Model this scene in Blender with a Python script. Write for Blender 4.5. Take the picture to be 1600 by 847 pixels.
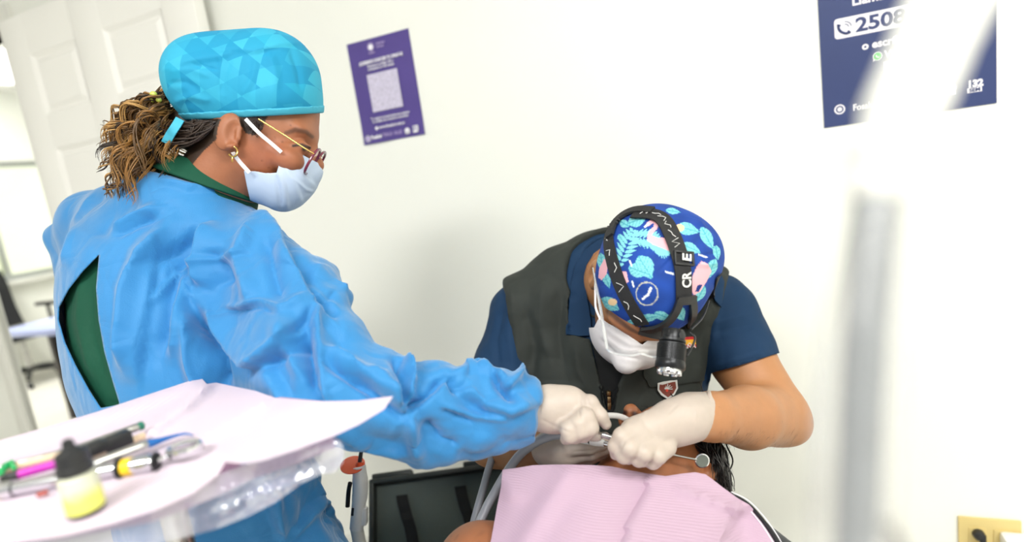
import bpy, bmesh, math, random
import numpy as np
from mathutils import Vector, Matrix, noise
from mathutils.geometry import delaunay_2d_cdt

for o in list(bpy.data.objects):
    bpy.data.objects.remove(o)
SC = bpy.context.scene
COL = SC.collection
random.seed(7)
RNG = np.random.default_rng(7)

# ------------------------------------------------------------ camera
FPX, HCAM = 900.0, 1.25
_p, _r = math.radians(9.4), math.radians(-8.2)
FW = np.array([0, math.cos(_p), -math.sin(_p)])
_rt = np.array([1.0, 0, 0]); _up = np.cross(_rt, FW)
RT = math.cos(_r) * _rt + math.sin(_r) * _up
UP = -math.sin(_r) * _rt + math.cos(_r) * _up
CAM = np.array([0, 0, HCAM])
cd = bpy.data.cameras.new('camera'); cam = bpy.data.objects.new('camera', cd); COL.objects.link(cam)
cd.sensor_width = 36.0; cd.lens = FPX / 1600 * 36.0; cd.clip_start = 0.02
cam.matrix_world = Matrix(((RT[0], UP[0], -FW[0], 0), (RT[1], UP[1], -FW[1], 0), (RT[2], UP[2], -FW[2], HCAM), (0, 0, 0, 1)))
cd.dof.use_dof = True; cd.dof.focus_distance = 0.90; cd.dof.aperture_fstop = 1.75
SC.camera = cam

# ------------------------------------------------------------ light
SC.view_settings.view_transform = 'Standard'; SC.view_settings.look = 'None'
SC.view_settings.gamma = 1.0; SC.view_settings.use_curve_mapping = False
SC.view_settings.exposure = 0.12
wd = bpy.data.worlds.new('daylight'); SC.world = wd; wd.use_nodes = True
wd.node_tree.nodes['Background'].inputs[0].default_value = (1.0, 0.995, 0.965, 1)
wd.node_tree.nodes['Background'].inputs[1].default_value = 0.60

def area_light(name, loc, size, energy, color=(1, 0.99, 0.96)):
    l = bpy.data.lights.new(name, 'AREA'); l.shape = 'RECTANGLE'; l.size, l.size_y = size
    l.energy = energy; l.color = color
    o = bpy.data.objects.new(name, l); COL.objects.link(o); o.location = loc
    return o
CEIL = 2.75
area_light('ceiling_lamp_light', (-0.95, -1.0, CEIL - 0.035), (1.15, 0.55), 60)
area_light('ceiling_lamp_light', (0.9, -0.95, CEIL - 0.035), (1.15, 0.55), 50)
area_light('office_lamp_light', (-4.3, 4.0, CEIL - 0.035), (1.1, 0.55), 70)
sl = bpy.data.lights.new('sun', 'SUN'); sl.energy = 4.0; sl.angle = 0.01
so = bpy.data.objects.new('sun', sl); COL.objects.link(so)
so.rotation_euler = Vector((-0.62, 0.30, -1.0)).to_track_quat('-Z', 'Y').to_euler()

# ------------------------------------------------------------ coordinates
def ray(px, py):
    return (px - 800) / FPX * RT - (py - 423.5) / FPX * UP + FW
def C(px, py, z):                       # pixel + distance along the optical axis -> world
    return CAM + ray(px, py) * z
def PX(r, z):                           # pixels -> metres at depth z
    return r * z / FPX
def at_h(px, py, h):                    # pixel on the horizontal plane at height h
    d = ray(px, py); return CAM + d * ((h - HCAM) / d[2])
def project(V):
    q = np.asarray(V) - CAM; z = q @ FW
    return 800 + q @ RT / z * FPX, 423.5 - q @ UP / z * FPX, z
YAW = math.radians(-22.95); DW = 1.45
U = np.array([math.cos(YAW), math.sin(YAW), 0]); M_ = np.array([math.sin(-YAW), math.cos(-YAW), 0]); ZZ = np.array([0, 0, 1.0])
def wpt(s, h, off=0.0):                 # main wall: s along it, h height, off towards the room
    return U * s + M_ * (DW - off) + ZZ * h
def wall_px(px, py, off=0.0):
    d = ray(px, py); q = d * ((DW - off) / (d @ M_)); return q @ U, q[2] + HCAM
def nrm(v):
    v = np.asarray(v, float); return v / np.linalg.norm(v)

# ------------------------------------------------------------ scene helpers
def mesh_obj(name, V, F, mat, parent=None, smooth=True, col=None, uv=None, sharp=None):
    V = np.asarray(V, float)
    off = np.array(parent['_o']) if parent is not None else np.zeros(3)
    me = bpy.data.meshes.new(name)
    V = V - off
    if isinstance(F, np.ndarray):
        n, k = F.shape
        me.vertices.add(len(V)); me.vertices.foreach_set('co', V.astype(np.float32).ravel())
        me.loops.add(n * k); me.loops.foreach_set('vertex_index', F.astype(np.int32).ravel())
        me.polygons.add(n); me.polygons.foreach_set('loop_start', np.arange(0, n * k, k, dtype=np.int32))
        me.update(calc_edges=True); me.validate()
    else:
        me.from_pydata([tuple(v) for v in V], [], [tuple(f) for f in F]); me.update()
    if smooth and len(me.polygons):
        me.polygons.foreach_set('use_smooth', np.ones(len(me.polygons), bool))
        if sharp: me.set_sharp_from_angle(angle=math.radians(sharp))
    if col is not None:
        a = me.color_attributes.new('Col', 'FLOAT_COLOR', 'POINT')
        c = np.ones((len(V), 4), np.float32); c[:, :3] = col; a.data.foreach_set('color', c.ravel())
    me.materials.append(mat)
    o = bpy.data.objects.new(name, me); COL.objects.link(o)
    if parent is not None:
        o.parent = parent
        o['_o'] = [float(x) for x in off]
    else:
        o['_o'] = [0.0, 0.0, 0.0]
    return o
def recenter(o, p):                     # move a top-level mesh's origin to its base
    p = Vector(p); o.data.transform(Matrix.Translation(-p)); o.location = p; o['_o'] = list(p)
def tag(o, label, cat, group=None):
    o['label'] = label; o['category'] = cat
    if group: o['group'] = group
    return o
def thing(name, label, cat, loc=(0, 0, 0), group=None):
    o = bpy.data.objects.new(name, None); COL.objects.link(o); o.empty_display_size = 0.05
    o.location = [float(x) for x in loc]; o['_o'] = [float(x) for x in loc]
    return tag(o, label, cat, group)
def struct(o):
    o['kind'] = 'structure'; return o

class MB:
    """collects shapes for ONE mesh"""
    def __init__(s): s.V = []; s.F = []
    def add(s, V, F):
        b = len(s.V); s.V += [np.asarray(v, float) for v in V]; s.F += [tuple(b + i for i in f) for f in F]; return s
    def box(s, c, ax, half, bev=0.0):
        c = np.asarray(c, float); ax = [nrm(a) for a in ax]; h = np.asarray(half, float)
        if bev <= 0:
            V = [c + ax[0] * h[0] * i + ax[1] * h[1] * j + ax[2] * h[2] * k for i in (-1, 1) for j in (-1, 1) for k in (-1, 1)]
            return s.add(V, [(0, 1, 3, 2), (4, 6, 7, 5), (0, 4, 5, 1), (2, 3, 7, 6), (0, 2, 6, 4), (1, 5, 7, 3)])
        bm = bmesh.new(); bmesh.ops.create_cube(bm, size=2)
        for v in bm.verts: v.co = Vector((v.co.x * h[0], v.co.y * h[1], v.co.z * h[2]))
        bmesh.ops.bevel(bm, geom=bm.edges[:], offset=min(bev, h.min() * 0.95), segments=2, profile=0.5, affect='EDGES')
        bm.verts.index_update()
        s.add([c + ax[0] * v.co.x + ax[1] * v.co.y + ax[2] * v.co.z for v in bm.verts], [[v.index for v in f.verts] for f in bm.faces]); bm.free()
        return s
    def tube(s, pts, r, n=10, cap=True, flat=1.0, ref=None):
        pts = [np.asarray(p, float) for p in pts]; m = len(pts)
        rr = r if hasattr(r, '__len__') else [r] * m
        V = []; F = []; prev = None
        for i in range(m):
            t = nrm(pts[min(i + 1, m - 1)] - pts[max(i - 1, 0)])
            if prev is None:
                a = np.asarray(ref, float) if ref is not None else (ZZ if abs(t[2]) < 0.9 else np.array([1.0, 0, 0]))
            else: a = prev
            a = nrm(a - t * (a @ t)); b = np.cross(t, a); prev = a
            for k in range(n):
                q = 2 * math.pi * k / n
                V.append(pts[i] + rr[i] * (math.cos(q) * a * flat + math.sin(q) * b))
        for i in range(m - 1):
            for k in range(n):
                F.append((i * n + k, i * n + (k + 1) % n, (i + 1) * n + (k + 1) % n, (i + 1) * n + k))
        if cap: F += [tuple(range(n - 1, -1, -1)), tuple(range((m - 1) * n, m * n))]
        return s.add(V, F)
    def lathe(s, o, ax, prof, n=24, ref=None):         # prof: (along axis, radius)
        ax = nrm(ax); o = np.asarray(o, float)
        a = np.asarray(ref, float) if ref is not None else (ZZ if abs(ax[2]) < 0.9 else np.array([1.0, 0, 0]))
        a = nrm(a - ax * (a @ ax)); b = np.cross(ax, a); V = []; F = []; m = len(prof)
        for (t, r) in prof:
            for k in range(n):
                q = 2 * math.pi * k / n; V.append(o + ax * t + r * (math.cos(q) * a + math.sin(q) * b))
        for i in range(m - 1):
            for k in range(n): F.append((i * n + k, i * n + (k + 1) % n, (i + 1) * n + (k + 1) % n, (i + 1) * n + k))
        F += [tuple(range(n - 1, -1, -1)), tuple(range((m - 1) * n, m * n))]
        return s.add(V, F)
    def prism(s, poly, d):                              # planar polygon + extrusion vector
        n = len(poly); d = np.asarray(d, float)
        V = [np.asarray(p, float) for p in poly] + [np.asarray(p, float) + d for p in poly]
        F = [tuple(range(n)), tuple(range(2 * n - 1, n - 1, -1))] + [(i, i + n, (i + 1) % n + n, (i + 1) % n) for i in range(n)]
        return s.add(V, F)
    def strap(s, pts, wid, nor, w, th):                 # flat band: centre points, width dirs, normals
        V = []; F = []; m = len(pts)
        for p, a, b in zip(pts, wid, nor):
            for i, j in ((-1, 0), (1, 0), (1, 1), (-1, 1)): V.append(np.asarray(p) + np.asarray(a) * w * 0.5 * i + np.asarray(b) * th * j)
        for i in range(m - 1):
            for k in range(4): F.append((i * 4 + k, i * 4 + (k + 1) % 4, (i + 1) * 4 + (k + 1) % 4, (i + 1) * 4 + k))
        F += [(3, 2, 1, 0), tuple(range((m - 1) * 4, m * 4))]
        return s.add(V, F)
    def build(s, name, mat, parent=None, smooth=True, sharp=40, col=None):
        o = mesh_obj(name, s.V, s.F, mat, parent, smooth, col=col)
        bm = bmesh.new(); bm.from_mesh(o.data); bmesh.ops.recalc_face_normals(bm, faces=bm.faces); bm.to_mesh(o.data); bm.free()
        if smooth: o.data.set_sharp_from_angle(angle=math.radians(sharp))
        return o

def crom(pts, n):                       # Catmull-Rom resample (any dimension)
    P = np.asarray(pts, float); P = np.vstack([2 * P[0] - P[1], P, 2 * P[-1] - P[-2]]); out = []
    m = len(P) - 3
    for t in np.linspace(0, m, n):
        i = min(int(t), m - 1); u = t - i; a, b, c, d = P[i:i + 4]
        out.append(0.5 * (2 * b + (c - a) * u + (2 * a - 5 * b + 4 * c - d) * u * u + (3 * b - a - 3 * c + d) * u ** 3))
    return np.array(out)

def sheet(outline, step, fn, th, mat, name, parent=None, extra=(), col=None):
    """thin sheet: pixel outline filled with a fine triangulation, fn(px,py) gives world points; real thickness th"""
    pts = []
    n = len(outline)
    for i in range(n):
        a = np.array(outline[i], float); b = np.array(outline[(i + 1) % n], float); k = max(1, int(np.linalg.norm(b - a) / step))
        for j in range(k): pts.append(a + (b - a) * j / k)
    nb = len(pts); edges = [(i, (i + 1) % nb) for i in range(nb)]
    B = np.array(pts); x0, y0 = B.min(0); x1, y1 = B.max(0)
    inner = []
    for j, y in enumerate(np.arange(y0 + step * 0.5, y1, step * 0.866)):
        for x in np.arange(x0 + (j % 2) * step * 0.5, x1, step):
            if np.min((B[:, 0] - x) ** 2 + (B[:, 1] - y) ** 2) > (0.45 * step) ** 2: inner.append((x, y))
    allp = [Vector((p[0], p[1])) for p in pts] + [Vector(p) for p in inner]
    V2, _, F, *_ = delaunay_2d_cdt(allp, edges, [], 1, 1e-4)
    XY = np.array([(v.x, v.y) for v in V2])
    W3 = np.array([fn(x, y) for x, y in XY])
    F = np.array([f for f in F], int)
    N = vnormals(W3, F); ctr = CAM - W3
    if np.sum(N * ctr) < 0: F = F[:, ::-1]; N = -N
    nv = len(W3); ed = {}
    for f in F:
        for a, b in ((f[0], f[1]), (f[1], f[2]), (f[2], f[0])): ed[(a, b)] = 1
    side = [(a, b) for (a, b) in ed if (b, a) not in ed]
    Fs = [tuple(f) for f in F] + [tuple(f[::-1] + nv) for f in F] + [(b, a, a + nv, b + nv) for a, b in side]
    V = np.vstack([W3, W3 - N * th])
    return mesh_obj(name, V, Fs, mat, parent, True, col=None, sharp=60)

def vnormals(V, F):
    V = np.asarray(V, float); F = np.asarray(F)
    a = V[F[:, 0]]; b = V[F[:, 1]]; c = V[F[:, 2]]
    n = np.cross(b - a, c - a)
    if F.shape[1] == 4: n = n + np.cross(c - a, V[F[:, 3]] - a)
    N = np.zeros_like(V)
    for k in range(F.shape[1]):
        for d in range(3): N[:, d] += np.bincount(F[:, k], n[:, d], len(V))
    return N / np.maximum(np.linalg.norm(N, axis=1, keepdims=True), 1e-12)

def text(name, s, mat, parent, o, xd, yd, size, align='LEFT', bold=0.0, th=0.0004, sx=1.0, spacing=1.0, fit=None):
    cu = bpy.data.curves.new('t', 'FONT'); cu.body = s; cu.size = 1.0; cu.align_x = align; cu.offset = bold; cu.resolution_u = 3
    cu.extrude = 0.0; cu.space_character = spacing
    ob = bpy.data.objects.new('t', cu); COL.objects.link(ob)
    dg = bpy.context.evaluated_depsgraph_get(); me = bpy.data.meshes.new_from_object(ob.evaluated_get(dg))
    V = np.array([v.co[:] for v in me.vertices]); F = [tuple(p.vertices) for p in me.polygons]
    bpy.data.objects.remove(ob); bpy.data.curves.remove(cu); bpy.data.meshes.remove(me)
    if fit: sx = sx * fit / ((V[:, 0].max() - V[:, 0].min()) * size)
    xd = nrm(xd); yd = nrm(yd); nn = np.cross(xd, yd)
    W = np.asarray(o) + np.outer(V[:, 0] * size * sx, xd) + np.outer(V[:, 1] * size, yd)
    n = len(W); ed = {}
    for f in F:
        for a, b in zip(f, f[1:] + f[:1]): ed[(a, b)] = 1
    side = [(a, b) for (a, b) in ed if (b, a) not in ed]
    return mesh_obj(name, np.vstack([W + nn * th, W]), F + [(b, a, a + n, b + n) for a, b in side], mat, parent, smooth=False)

# ------------------------------------------------------------ signed-distance modelling
class SDF:
    def __init__(s): s.it = []
    def cone(s, a, b, ra, rb, k=0.015, flat=None, op='u'):      # rounded tapered limb; flat=(direction, factor) squashes it
        s.it.append(('c', np.asarray(a, float), np.asarray(b, float), ra, rb, k, flat, op)); return s
    def chain(s, pts, rad, k=0.015, flat=None):
        for i in range(len(pts) - 1): s.cone(pts[i], pts[i + 1], rad[i], rad[i + 1], k, flat)
        return s
    def ell(s, c, r, ax=None, k=0.015, op='u'):
        A = np.array([nrm(a) for a in ax]) if ax is not None else np.eye(3)
        s.it.append(('e', np.asarray(c, float), np.asarray(r, float), A, 0, k, None, op)); return s
    def plane(s, p, n, k=0.004):                                # remove everything on the side n points to
        s.it.append(('p', np.asarray(p, float), nrm(n), 0, 0, k, None, 'i')); return s
    def mesh(s, h, bounds=None):
        lo = np.full(3, 1e9); hi = -lo
        for t in s.it:
            if t[7] != 'u': continue
            if t[0] == 'c':
                R = max(t[3], t[4]); lo = np.minimum(lo, np.minimum(t[1], t[2]) - R); hi = np.maximum(hi, np.maximum(t[1], t[2]) + R)
            elif t[0] == 'e':
                R = np.abs(t[3].T * t[2]).sum(1); lo = np.minimum(lo, t[1] - R); hi = np.maximum(hi, t[1] + R)
        lo -= 4 * h + 0.01; hi += 4 * h + 0.01
        if bounds is not None: lo = np.maximum(lo, bounds[0]); hi = np.minimum(hi, bounds[1])
        n = np.ceil((hi - lo) / h).astype(int) + 1
        G = np.full(n, 0.5, np.float32)
        for t in s.it:
            kind, op, k = t[0], t[7], t[5]
            if kind == 'p': l0 = lo; h0 = hi
            elif kind == 'c':
                R = max(t[3], t[4]) + 2 * k + 3 * h; l0 = np.minimum(t[1], t[2]) - R; h0 = np.maximum(t[1], t[2]) + R
            else:
                R = np.abs(t[3].T * t[2]).sum(1) + 2 * k + 3 * h; l0 = t[1] - R; h0 = t[1] + R
            i0 = np.clip(((l0 - lo) / h).astype(int), 0, n); i1 = np.clip(((h0 - lo) / h).astype(int) + 2, 0, n)
            if np.any(i1 <= i0): continue
            sl = tuple(slice(a, b) for a, b in zip(i0, i1))
            X = [(lo[d] + h * np.arange(i0[d], i1[d])).astype(np.float32) for d in range(3)]
            x = X[0][:, None, None]; y = X[1][None, :, None]; z = X[2][None, None, :]
            if kind == 'p':
                d = (x - t[1][0]) * t[2][0] + (y - t[1][1]) * t[2][1] + (z - t[1][2]) * t[2][2]
            elif kind == 'e':
                A = t[3]; q = (x - t[1][0], y - t[1][1], z - t[1][2]); r = t[2]
                L = [(A[j][0] * q[0] + A[j][1] * q[1] + A[j][2] * q[2]) for j in range(3)]
                k0 = np.sqrt((L[0] / r[0]) ** 2 + (L[1] / r[1]) ** 2 + (L[2] / r[2]) ** 2)
                k1 = np.sqrt((L[0] / r[0] ** 2) ** 2 + (L[1] / r[1] ** 2) ** 2 + (L[2] / r[2] ** 2) ** 2)
                d = k0 * (k0 - 1.0) / np.maximum(k1, 1e-6)
            else:
                a, b, ra, rb = t[1], t[2], t[3], t[4]
                q = [x - a[0], y - a[1], z - a[2]]; ba = b - a; sc = 1.0
                if t[6] is not None:
                    fd = nrm(t[6][0]); fac = t[6][1]; dd = (q[0] * fd[0] + q[1] * fd[1] + q[2] * fd[2]) * (1.0 / fac - 1.0)
                    q = [q[j] + fd[j] * dd for j in range(3)]; ba = ba + fd * (ba @ fd) * (1.0 / fac - 1.0); sc = fac ** 0.5
                bb = max(ba @ ba, 1e-12)
                tt = np.clip((q[0] * ba[0] + q[1] * ba[1] + q[2] * ba[2]) / bb, 0, 1)
                d = (np.sqrt((q[0] - ba[0] * tt) ** 2 + (q[1] - ba[1] * tt) ** 2 + (q[2] - ba[2] * tt) ** 2) - (ra + (rb - ra) * tt)) * sc
            g = G[sl]
            if op == 'u':
                w = np.clip(0.5 + 0.5 * (g - d) / k, 0, 1); G[sl] = g * (1 - w) + d * w - k * w * (1 - w)
            elif op == 's':
                w = np.clip(0.5 - 0.5 * (g + d) / k, 0, 1); G[sl] = g * (1 - w) - d * w + k * w * (1 - w)
            else:
                w = np.clip(0.5 - 0.5 * (g - d) / k, 0, 1); G[sl] = g * (1 - w) + d * w + k * w * (1 - w)
        return surfnet(G, lo, h)

def surfnet(G, lo, h):
    ins = G < 0
    c = np.zeros(tuple(np.array(G.shape) - 1), np.int8)
    offs = [(i, j, k) for i in (0, 1) for j in (0, 1) for k in (0, 1)]
    def sub(A, o): return A[o[0]:A.shape[0] - 1 + o[0], o[1]:A.shape[1] - 1 + o[1], o[2]:A.shape[2] - 1 + o[2]]
    for o in offs: c += sub(ins, o)
    act = (c > 0) & (c < 8); idx = np.argwhere(act); n = len(idx)
    ids = np.full(act.shape, -1, np.int32); ids[act] = np.arange(n)
    val = {o: G[idx[:, 0] + o[0], idx[:, 1] + o[1], idx[:, 2] + o[2]] for o in offs}
    acc = np.zeros((n, 3)); cnt = np.zeros(n)
    for a in offs:
        for ax in range(3):
            if a[ax]: continue
            b = list(a); b[ax] = 1; b = tuple(b); va, vb = val[a], val[b]; m = (va < 0) != (vb < 0)
            t = np.where(m, va / np.where(m, va - vb, 1), 0)
            p = np.array(a, float)[None, :].repeat(n, 0); p[:, ax] += t
            acc += p * m[:, None]; cnt += m
    V = lo + h * (idx + acc / cnt[:, None])
    faces = []
    for ax in range(3):
        u, v = (ax + 1) % 3, (ax + 2) % 3
        s0 = [slice(None)] * 3; s1 = [slice(None)] * 3; s0[ax] = slice(0, -1); s1[ax] = slice(1, None)
        e = np.argwhere(ins[tuple(s0)] != ins[tuple(s1)])
        e = e[(e[:, u] > 0) & (e[:, v] > 0) & (e[:, u] < G.shape[u] - 1) & (e[:, v] < G.shape[v] - 1)]
        q = []
        for du, dv in ((-1, -1), (0, -1), (0, 0), (-1, 0)):
            w = e.copy(); w[:, u] += du; w[:, v] += dv; q.append(ids[w[:, 0], w[:, 1], w[:, 2]])
        q = np.stack(q, 1); flip = ~ins[e[:, 0], e[:, 1], e[:, 2]]
        q[flip] = q[flip][:, ::-1]; faces.append(q)
    return V, np.vstack(faces)

def smooth_mesh(V, F, it=2, lam=0.5):
    E = np.vstack([F[:, [i, (i + 1) % F.shape[1]]] for i in range(F.shape[1])])
    n = len(V); deg = np.bincount(E[:, 0], minlength=n) + np.bincount(E[:, 1], minlength=n)
    for _ in range(it):
        A = np.zeros_like(V)
        for d in range(3): A[:, d] = np.bincount(E[:, 0], V[E[:, 1], d], n) + np.bincount(E[:, 1], V[E[:, 0], d], n)
        V = V + lam * (A / deg[:, None] - V)
    return V

def poly_dist(x, y, P):
    """distance to a polyline, signed side (+ = right of travel in the picture), 0..1 along it"""
    P = np.asarray(P, float); best = np.full(x.shape, 1e9); side = np.zeros(x.shape); par = np.zeros(x.shape)
    L = np.r_[0, np.cumsum(np.linalg.norm(np.diff(P, axis=0), axis=1))]
    for i in range(len(P) - 1):
        a, b = P[i], P[i + 1]; d = b - a; l2 = d @ d
        t = np.clip(((x - a[0]) * d[0] + (y - a[1]) * d[1]) / l2, 0, 1)
        ex = x - a[0] - d[0] * t; ey = y - a[1] - d[1] * t; dist = np.hypot(ex, ey); m = dist < best
        best = np.where(m, dist, best); side = np.where(m, np.sign(d[0] * ey - d[1] * ex), side); par = np.where(m, (L[i] + t * math.sqrt(l2)) / L[-1], par)
    return best, side, par

def sight_plane(a, b):
    """normal of the plane through the eye and two pixels (pointing down the picture)"""
    n = np.cross(ray(*a), ray(*b)); n = nrm(n); return n if n @ UP < 0 else -n

def folds(V, F, strokes, both=False):
    """press cloth folds into a mesh: strokes = (kind, width_px, amp_m, [(px,py)...])"""
    N = vnormals(V, F); x, y, z = project(V)
    tocam = CAM - V; fac = np.clip(((N * tocam).sum(1) / np.linalg.norm(tocam, axis=1) + 0.15) * 3, 0, 1)
    D = np.zeros(len(V))
    for kind, w, amp, P in strokes:
        P = np.asarray(P, float); m = (x > P[:, 0].min() - 3 * w) & (x < P[:, 0].max() + 3 * w) & (y > P[:, 1].min() - 3 * w) & (y < P[:, 1].max() + 3 * w)
        if not m.any(): continue
        d, s, t = poly_dist(x[m], y[m], P)
        taper = np.clip(np.minimum(t, 1 - t) * 5 + 0.25, 0, 1)
        if kind == 'r': v = np.maximum(0, 1 - d / w) ** 1.4
        elif kind == 'g': v = np.exp(-(d / w) ** 2)
        elif kind == 's':                               # lip: sharp rise on the + side, long fall-off
            sd = d * np.where(s == 0, 1, s); k_ = 0.5 * (1 + np.tanh(sd / 3.0))
            v = k_ * np.exp(-np.maximum(sd, 0) / w) - 0.35 * (1 - k_) * np.exp(-np.maximum(-sd, 0) / (w * 0.5))
        D[m] += amp * v * taper
    return V + N * (D * fac)[:, None]

def crumple(V, F, cell, amp, wfun=None, seed=1, stretch=(1, 1, 1)):
    """faceted creases: distance to the nearest of random seeds, pushed along the normals"""
    rg_ = np.random.default_rng(seed); S = np.asarray(stretch, float); Q = V / S; lo = Q.min(0) - cell; hi = Q.max(0) + cell
    # keep only seeds near the surface
    n = int(np.prod((hi - lo) / cell)); pts = lo + rg_.random((n, 3)) * (hi - lo)
    d1 = np.full(len(Q), 9.0)
    ix = np.floor((Q - lo) / cell).astype(int); ip = np.floor((pts - lo) / cell).astype(int)
    dim = ix.max(0) + 3; key = lambda a: (a[:, 0] * dim[1] + a[:, 1]) * dim[2] + a[:, 2]
    order = np.argsort(key(ip)); kp = key(ip)[order]; ps = pts[order]
    for dx in (-1, 0, 1):
        for dy in (-1, 0, 1):
            for dz in (-1, 0, 1):
                k = key(ix + np.array([dx, dy, dz])); a = np.searchsorted(kp, k, 'left'); b = np.searchsorted(kp, k, 'right')
                for j in range(int((b - a).max()) if len(a) else 0):
                    m = a + j < b
                    if not m.any(): break
                    d = np.linalg.norm(Q[m] - ps[(a + j)[m]], axis=1); d1[m] = np.minimum(d1[m], d)
    D = (0.5 - np.minimum(d1 / cell, 1.0)) * amp
    if wfun is not None: D = D * wfun(V)
    return V + vnormals(V, F) * D[:, None]

def inside(x, y, P):
    P = np.asarray(P, float); r = np.zeros(x.shape, bool); j = len(P) - 1
    for i in range(len(P)):
        xi, yi = P[i]; xj, yj = P[j]
        c = ((yi > y) != (yj > y)) & (x < (xj - xi) * (y - yi) / (yj - yi + 1e-12) + xi); r ^= c; j = i
    return r
# ------------------------------------------------------------ materials
def srgb(r, g, b):
    f = lambda c: (c / 255 / 12.92) if c / 255 <= 0.04045 else ((c / 255 + 0.055) / 1.055) ** 2.4
    return (f(r), f(g), f(b), 1.0)
MATS = {}
class NT:
    def __init__(s, name):
        s.m = bpy.data.materials.new(name); s.m.use_nodes = True; s.t = s.m.node_tree
        s.b = s.t.nodes['Principled BSDF']; s.out = s.t.nodes['Material Output']
    def n(s, typ, **kw):
        x = s.t.nodes.new(typ)
        for k, v in kw.items():
            if k in ('op',): x.operation = v
            elif hasattr(x, k): setattr(x, k, v)
            else: x.inputs[k].default_value = v
        return x
    def l(s, a, b): s.t.links.new(a, b)
def mat(name, col, rough=0.5, metal=0.0, spec=0.5, noise_=None, bump=None, attr=False, sss=0.0, trans=0.0, emit=None, coat=0.0, alpha=1.0, sheen=0.0):
    """noise_=(scale, amount) colour mottling; bump=(scale, strength[, detail])"""
    if name in MATS: return MATS[name]
    k = NT(name); b = k.b
    c = srgb(*col); b.inputs['Base Color'].default_value = c; b.inputs['Roughness'].default_value = rough
    b.inputs['Metallic'].default_value = metal; b.inputs['Specular IOR Level'].default_value = spec
    b.inputs['Coat Weight'].default_value = coat; b.inputs['Alpha'].default_value = alpha
    if sheen: b.inputs['Sheen Weight'].default_value = sheen
    if sss:
        b.inputs['Subsurface Weight'].default_value = sss; b.inputs['Subsurface Radius'].default_value = (0.012, 0.005, 0.003); b.inputs['Subsurface Scale'].default_value = 0.6
    if trans: b.inputs['Transmission Weight'].default_value = trans
    if emit: b.inputs['Emission Color'].default_value = srgb(*emit[0]); b.inputs['Emission Strength'].default_value = emit[1]
    tc = k.n('ShaderNodeTexCoord'); src = None
    if attr:
        a = k.n('ShaderNodeVertexColor', layer_name='Col'); src = a.outputs['Color']
    if noise_:
        nz = k.n('ShaderNodeTexNoise', Scale=noise_[0], Detail=5.0); k.l(tc.outputs['Object'], nz.inputs['Vector'])
        mr = k.n('ShaderNodeMapRange'); mr.inputs[1].default_value = 0.3; mr.inputs[2].default_value = 0.7
        mr.inputs[3].default_value = 1 - noise_[1]; mr.inputs[4].default_value = 1 + noise_[1]; k.l(nz.outputs['Fac'], mr.inputs[0])
        mx = k.n('ShaderNodeVectorMath', op='SCALE')
        if src: k.l(src, mx.inputs[0])
        else: mx.inputs[0].default_value = c[:3]
        k.l(mr.outputs[0], mx.inputs['Scale']); src = mx.outputs[0]
    if src: k.l(src, b.inputs['Base Color'])
    if bump:
        nb = k.n('ShaderNodeTexNoise', Scale=bump[0], Detail=(bump[2] if len(bump) > 2 else 4.0)); k.l(tc.outputs['Object'], nb.inputs['Vector'])
        bp = k.n('ShaderNodeBump', Strength=bump[1], Distance=0.002); k.l(nb.outputs['Fac'], bp.inputs['Height']); k.l(bp.outputs[0], b.inputs['Normal'])
    MATS[name] = k.m
    return k.m

M_wall = mat('wall_paint', (245, 246, 239), 0.55, noise_=(1.2, 0.012), bump=(60, 0.04))
M_ceil = mat('ceiling_paint', (240, 240, 236), 0.8, bump=(80, 0.05))
M_door = mat('door_paint', (249, 248, 243), 0.38, noise_=(3, 0.01), bump=(25, 0.03))
M_trim = mat('trim_paint', (232, 232, 225), 0.4, noise_=(5, 0.012))
M_floor = mat('floor_tile', (216, 213, 204), 0.35, noise_=(6, 0.05), bump=(12, 0.03))
M_lamp = mat('lamp_diffuser', (255, 255, 250), 0.5, emit=((255, 253, 245), 3.0))
M_alu = mat('window_aluminium', (176, 180, 178), 0.4, 0.6, noise_=(20, 0.03))
M_glass = None
def glass(name, tint=(0.98, 0.99, 0.99), gloss=0.08, rough=0.02, haze=0.0, hazecol=(0.9, 0.92, 0.95)):
    """thin clear film or pane: mostly see-through with a sharp gloss and optional milky haze"""
    k = NT(name); t = k.t; t.nodes.remove(k.b)
    tr = k.n('ShaderNodeBsdfTransparent'); tr.inputs[0].default_value = (*tint, 1)
    gl = k.n('ShaderNodeBsdfGlossy'); gl.inputs[1].default_value = rough; gl.inputs[0].default_value = (1, 1, 1, 1)
    fr = k.n('ShaderNodeLayerWeight'); fr.inputs[0].default_value = 0.35
    ma = k.n('ShaderNodeMath', op='MULTIPLY_ADD'); ma.inputs[1].default_value = 0.45; ma.inputs[2].default_value = gloss
    k.l(fr.outputs['Facing'], ma.inputs[0])
    mx = k.n('ShaderNodeMixShader'); k.l(ma.outputs[0], mx.inputs[0]); k.l(tr.outputs[0], mx.inputs[1]); k.l(gl.outputs[0], mx.inputs[2]); last = mx
    tc = k.n('ShaderNodeTexCoord'); nz = k.n('ShaderNodeTexNoise', Scale=30.0, Detail=3.0); k.l(tc.outputs['Object'], nz.inputs['Vector'])
    bp = k.n('ShaderNodeBump', Strength=0.25 if haze else 0.02, Distance=0.004); k.l(nz.outputs['Fac'], bp.inputs['Height']); k.l(bp.outputs[0], gl.inputs['Normal'])
    if haze:
        df = k.n('ShaderNodeBsdfDiffuse'); df.inputs[0].default_value = (*hazecol, 1)
        m2 = k.n('ShaderNodeMixShader'); m2.inputs[0].default_value = haze; k.l(mx.outputs[0], m2.inputs[1]); k.l(df.outputs[0], m2.inputs[2]); last = m2
    k.l(last.outputs[0], k.out.inputs[0]); MATS[name] = k.m
    return k.m
M_glass = glass('clear_glass')

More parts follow.
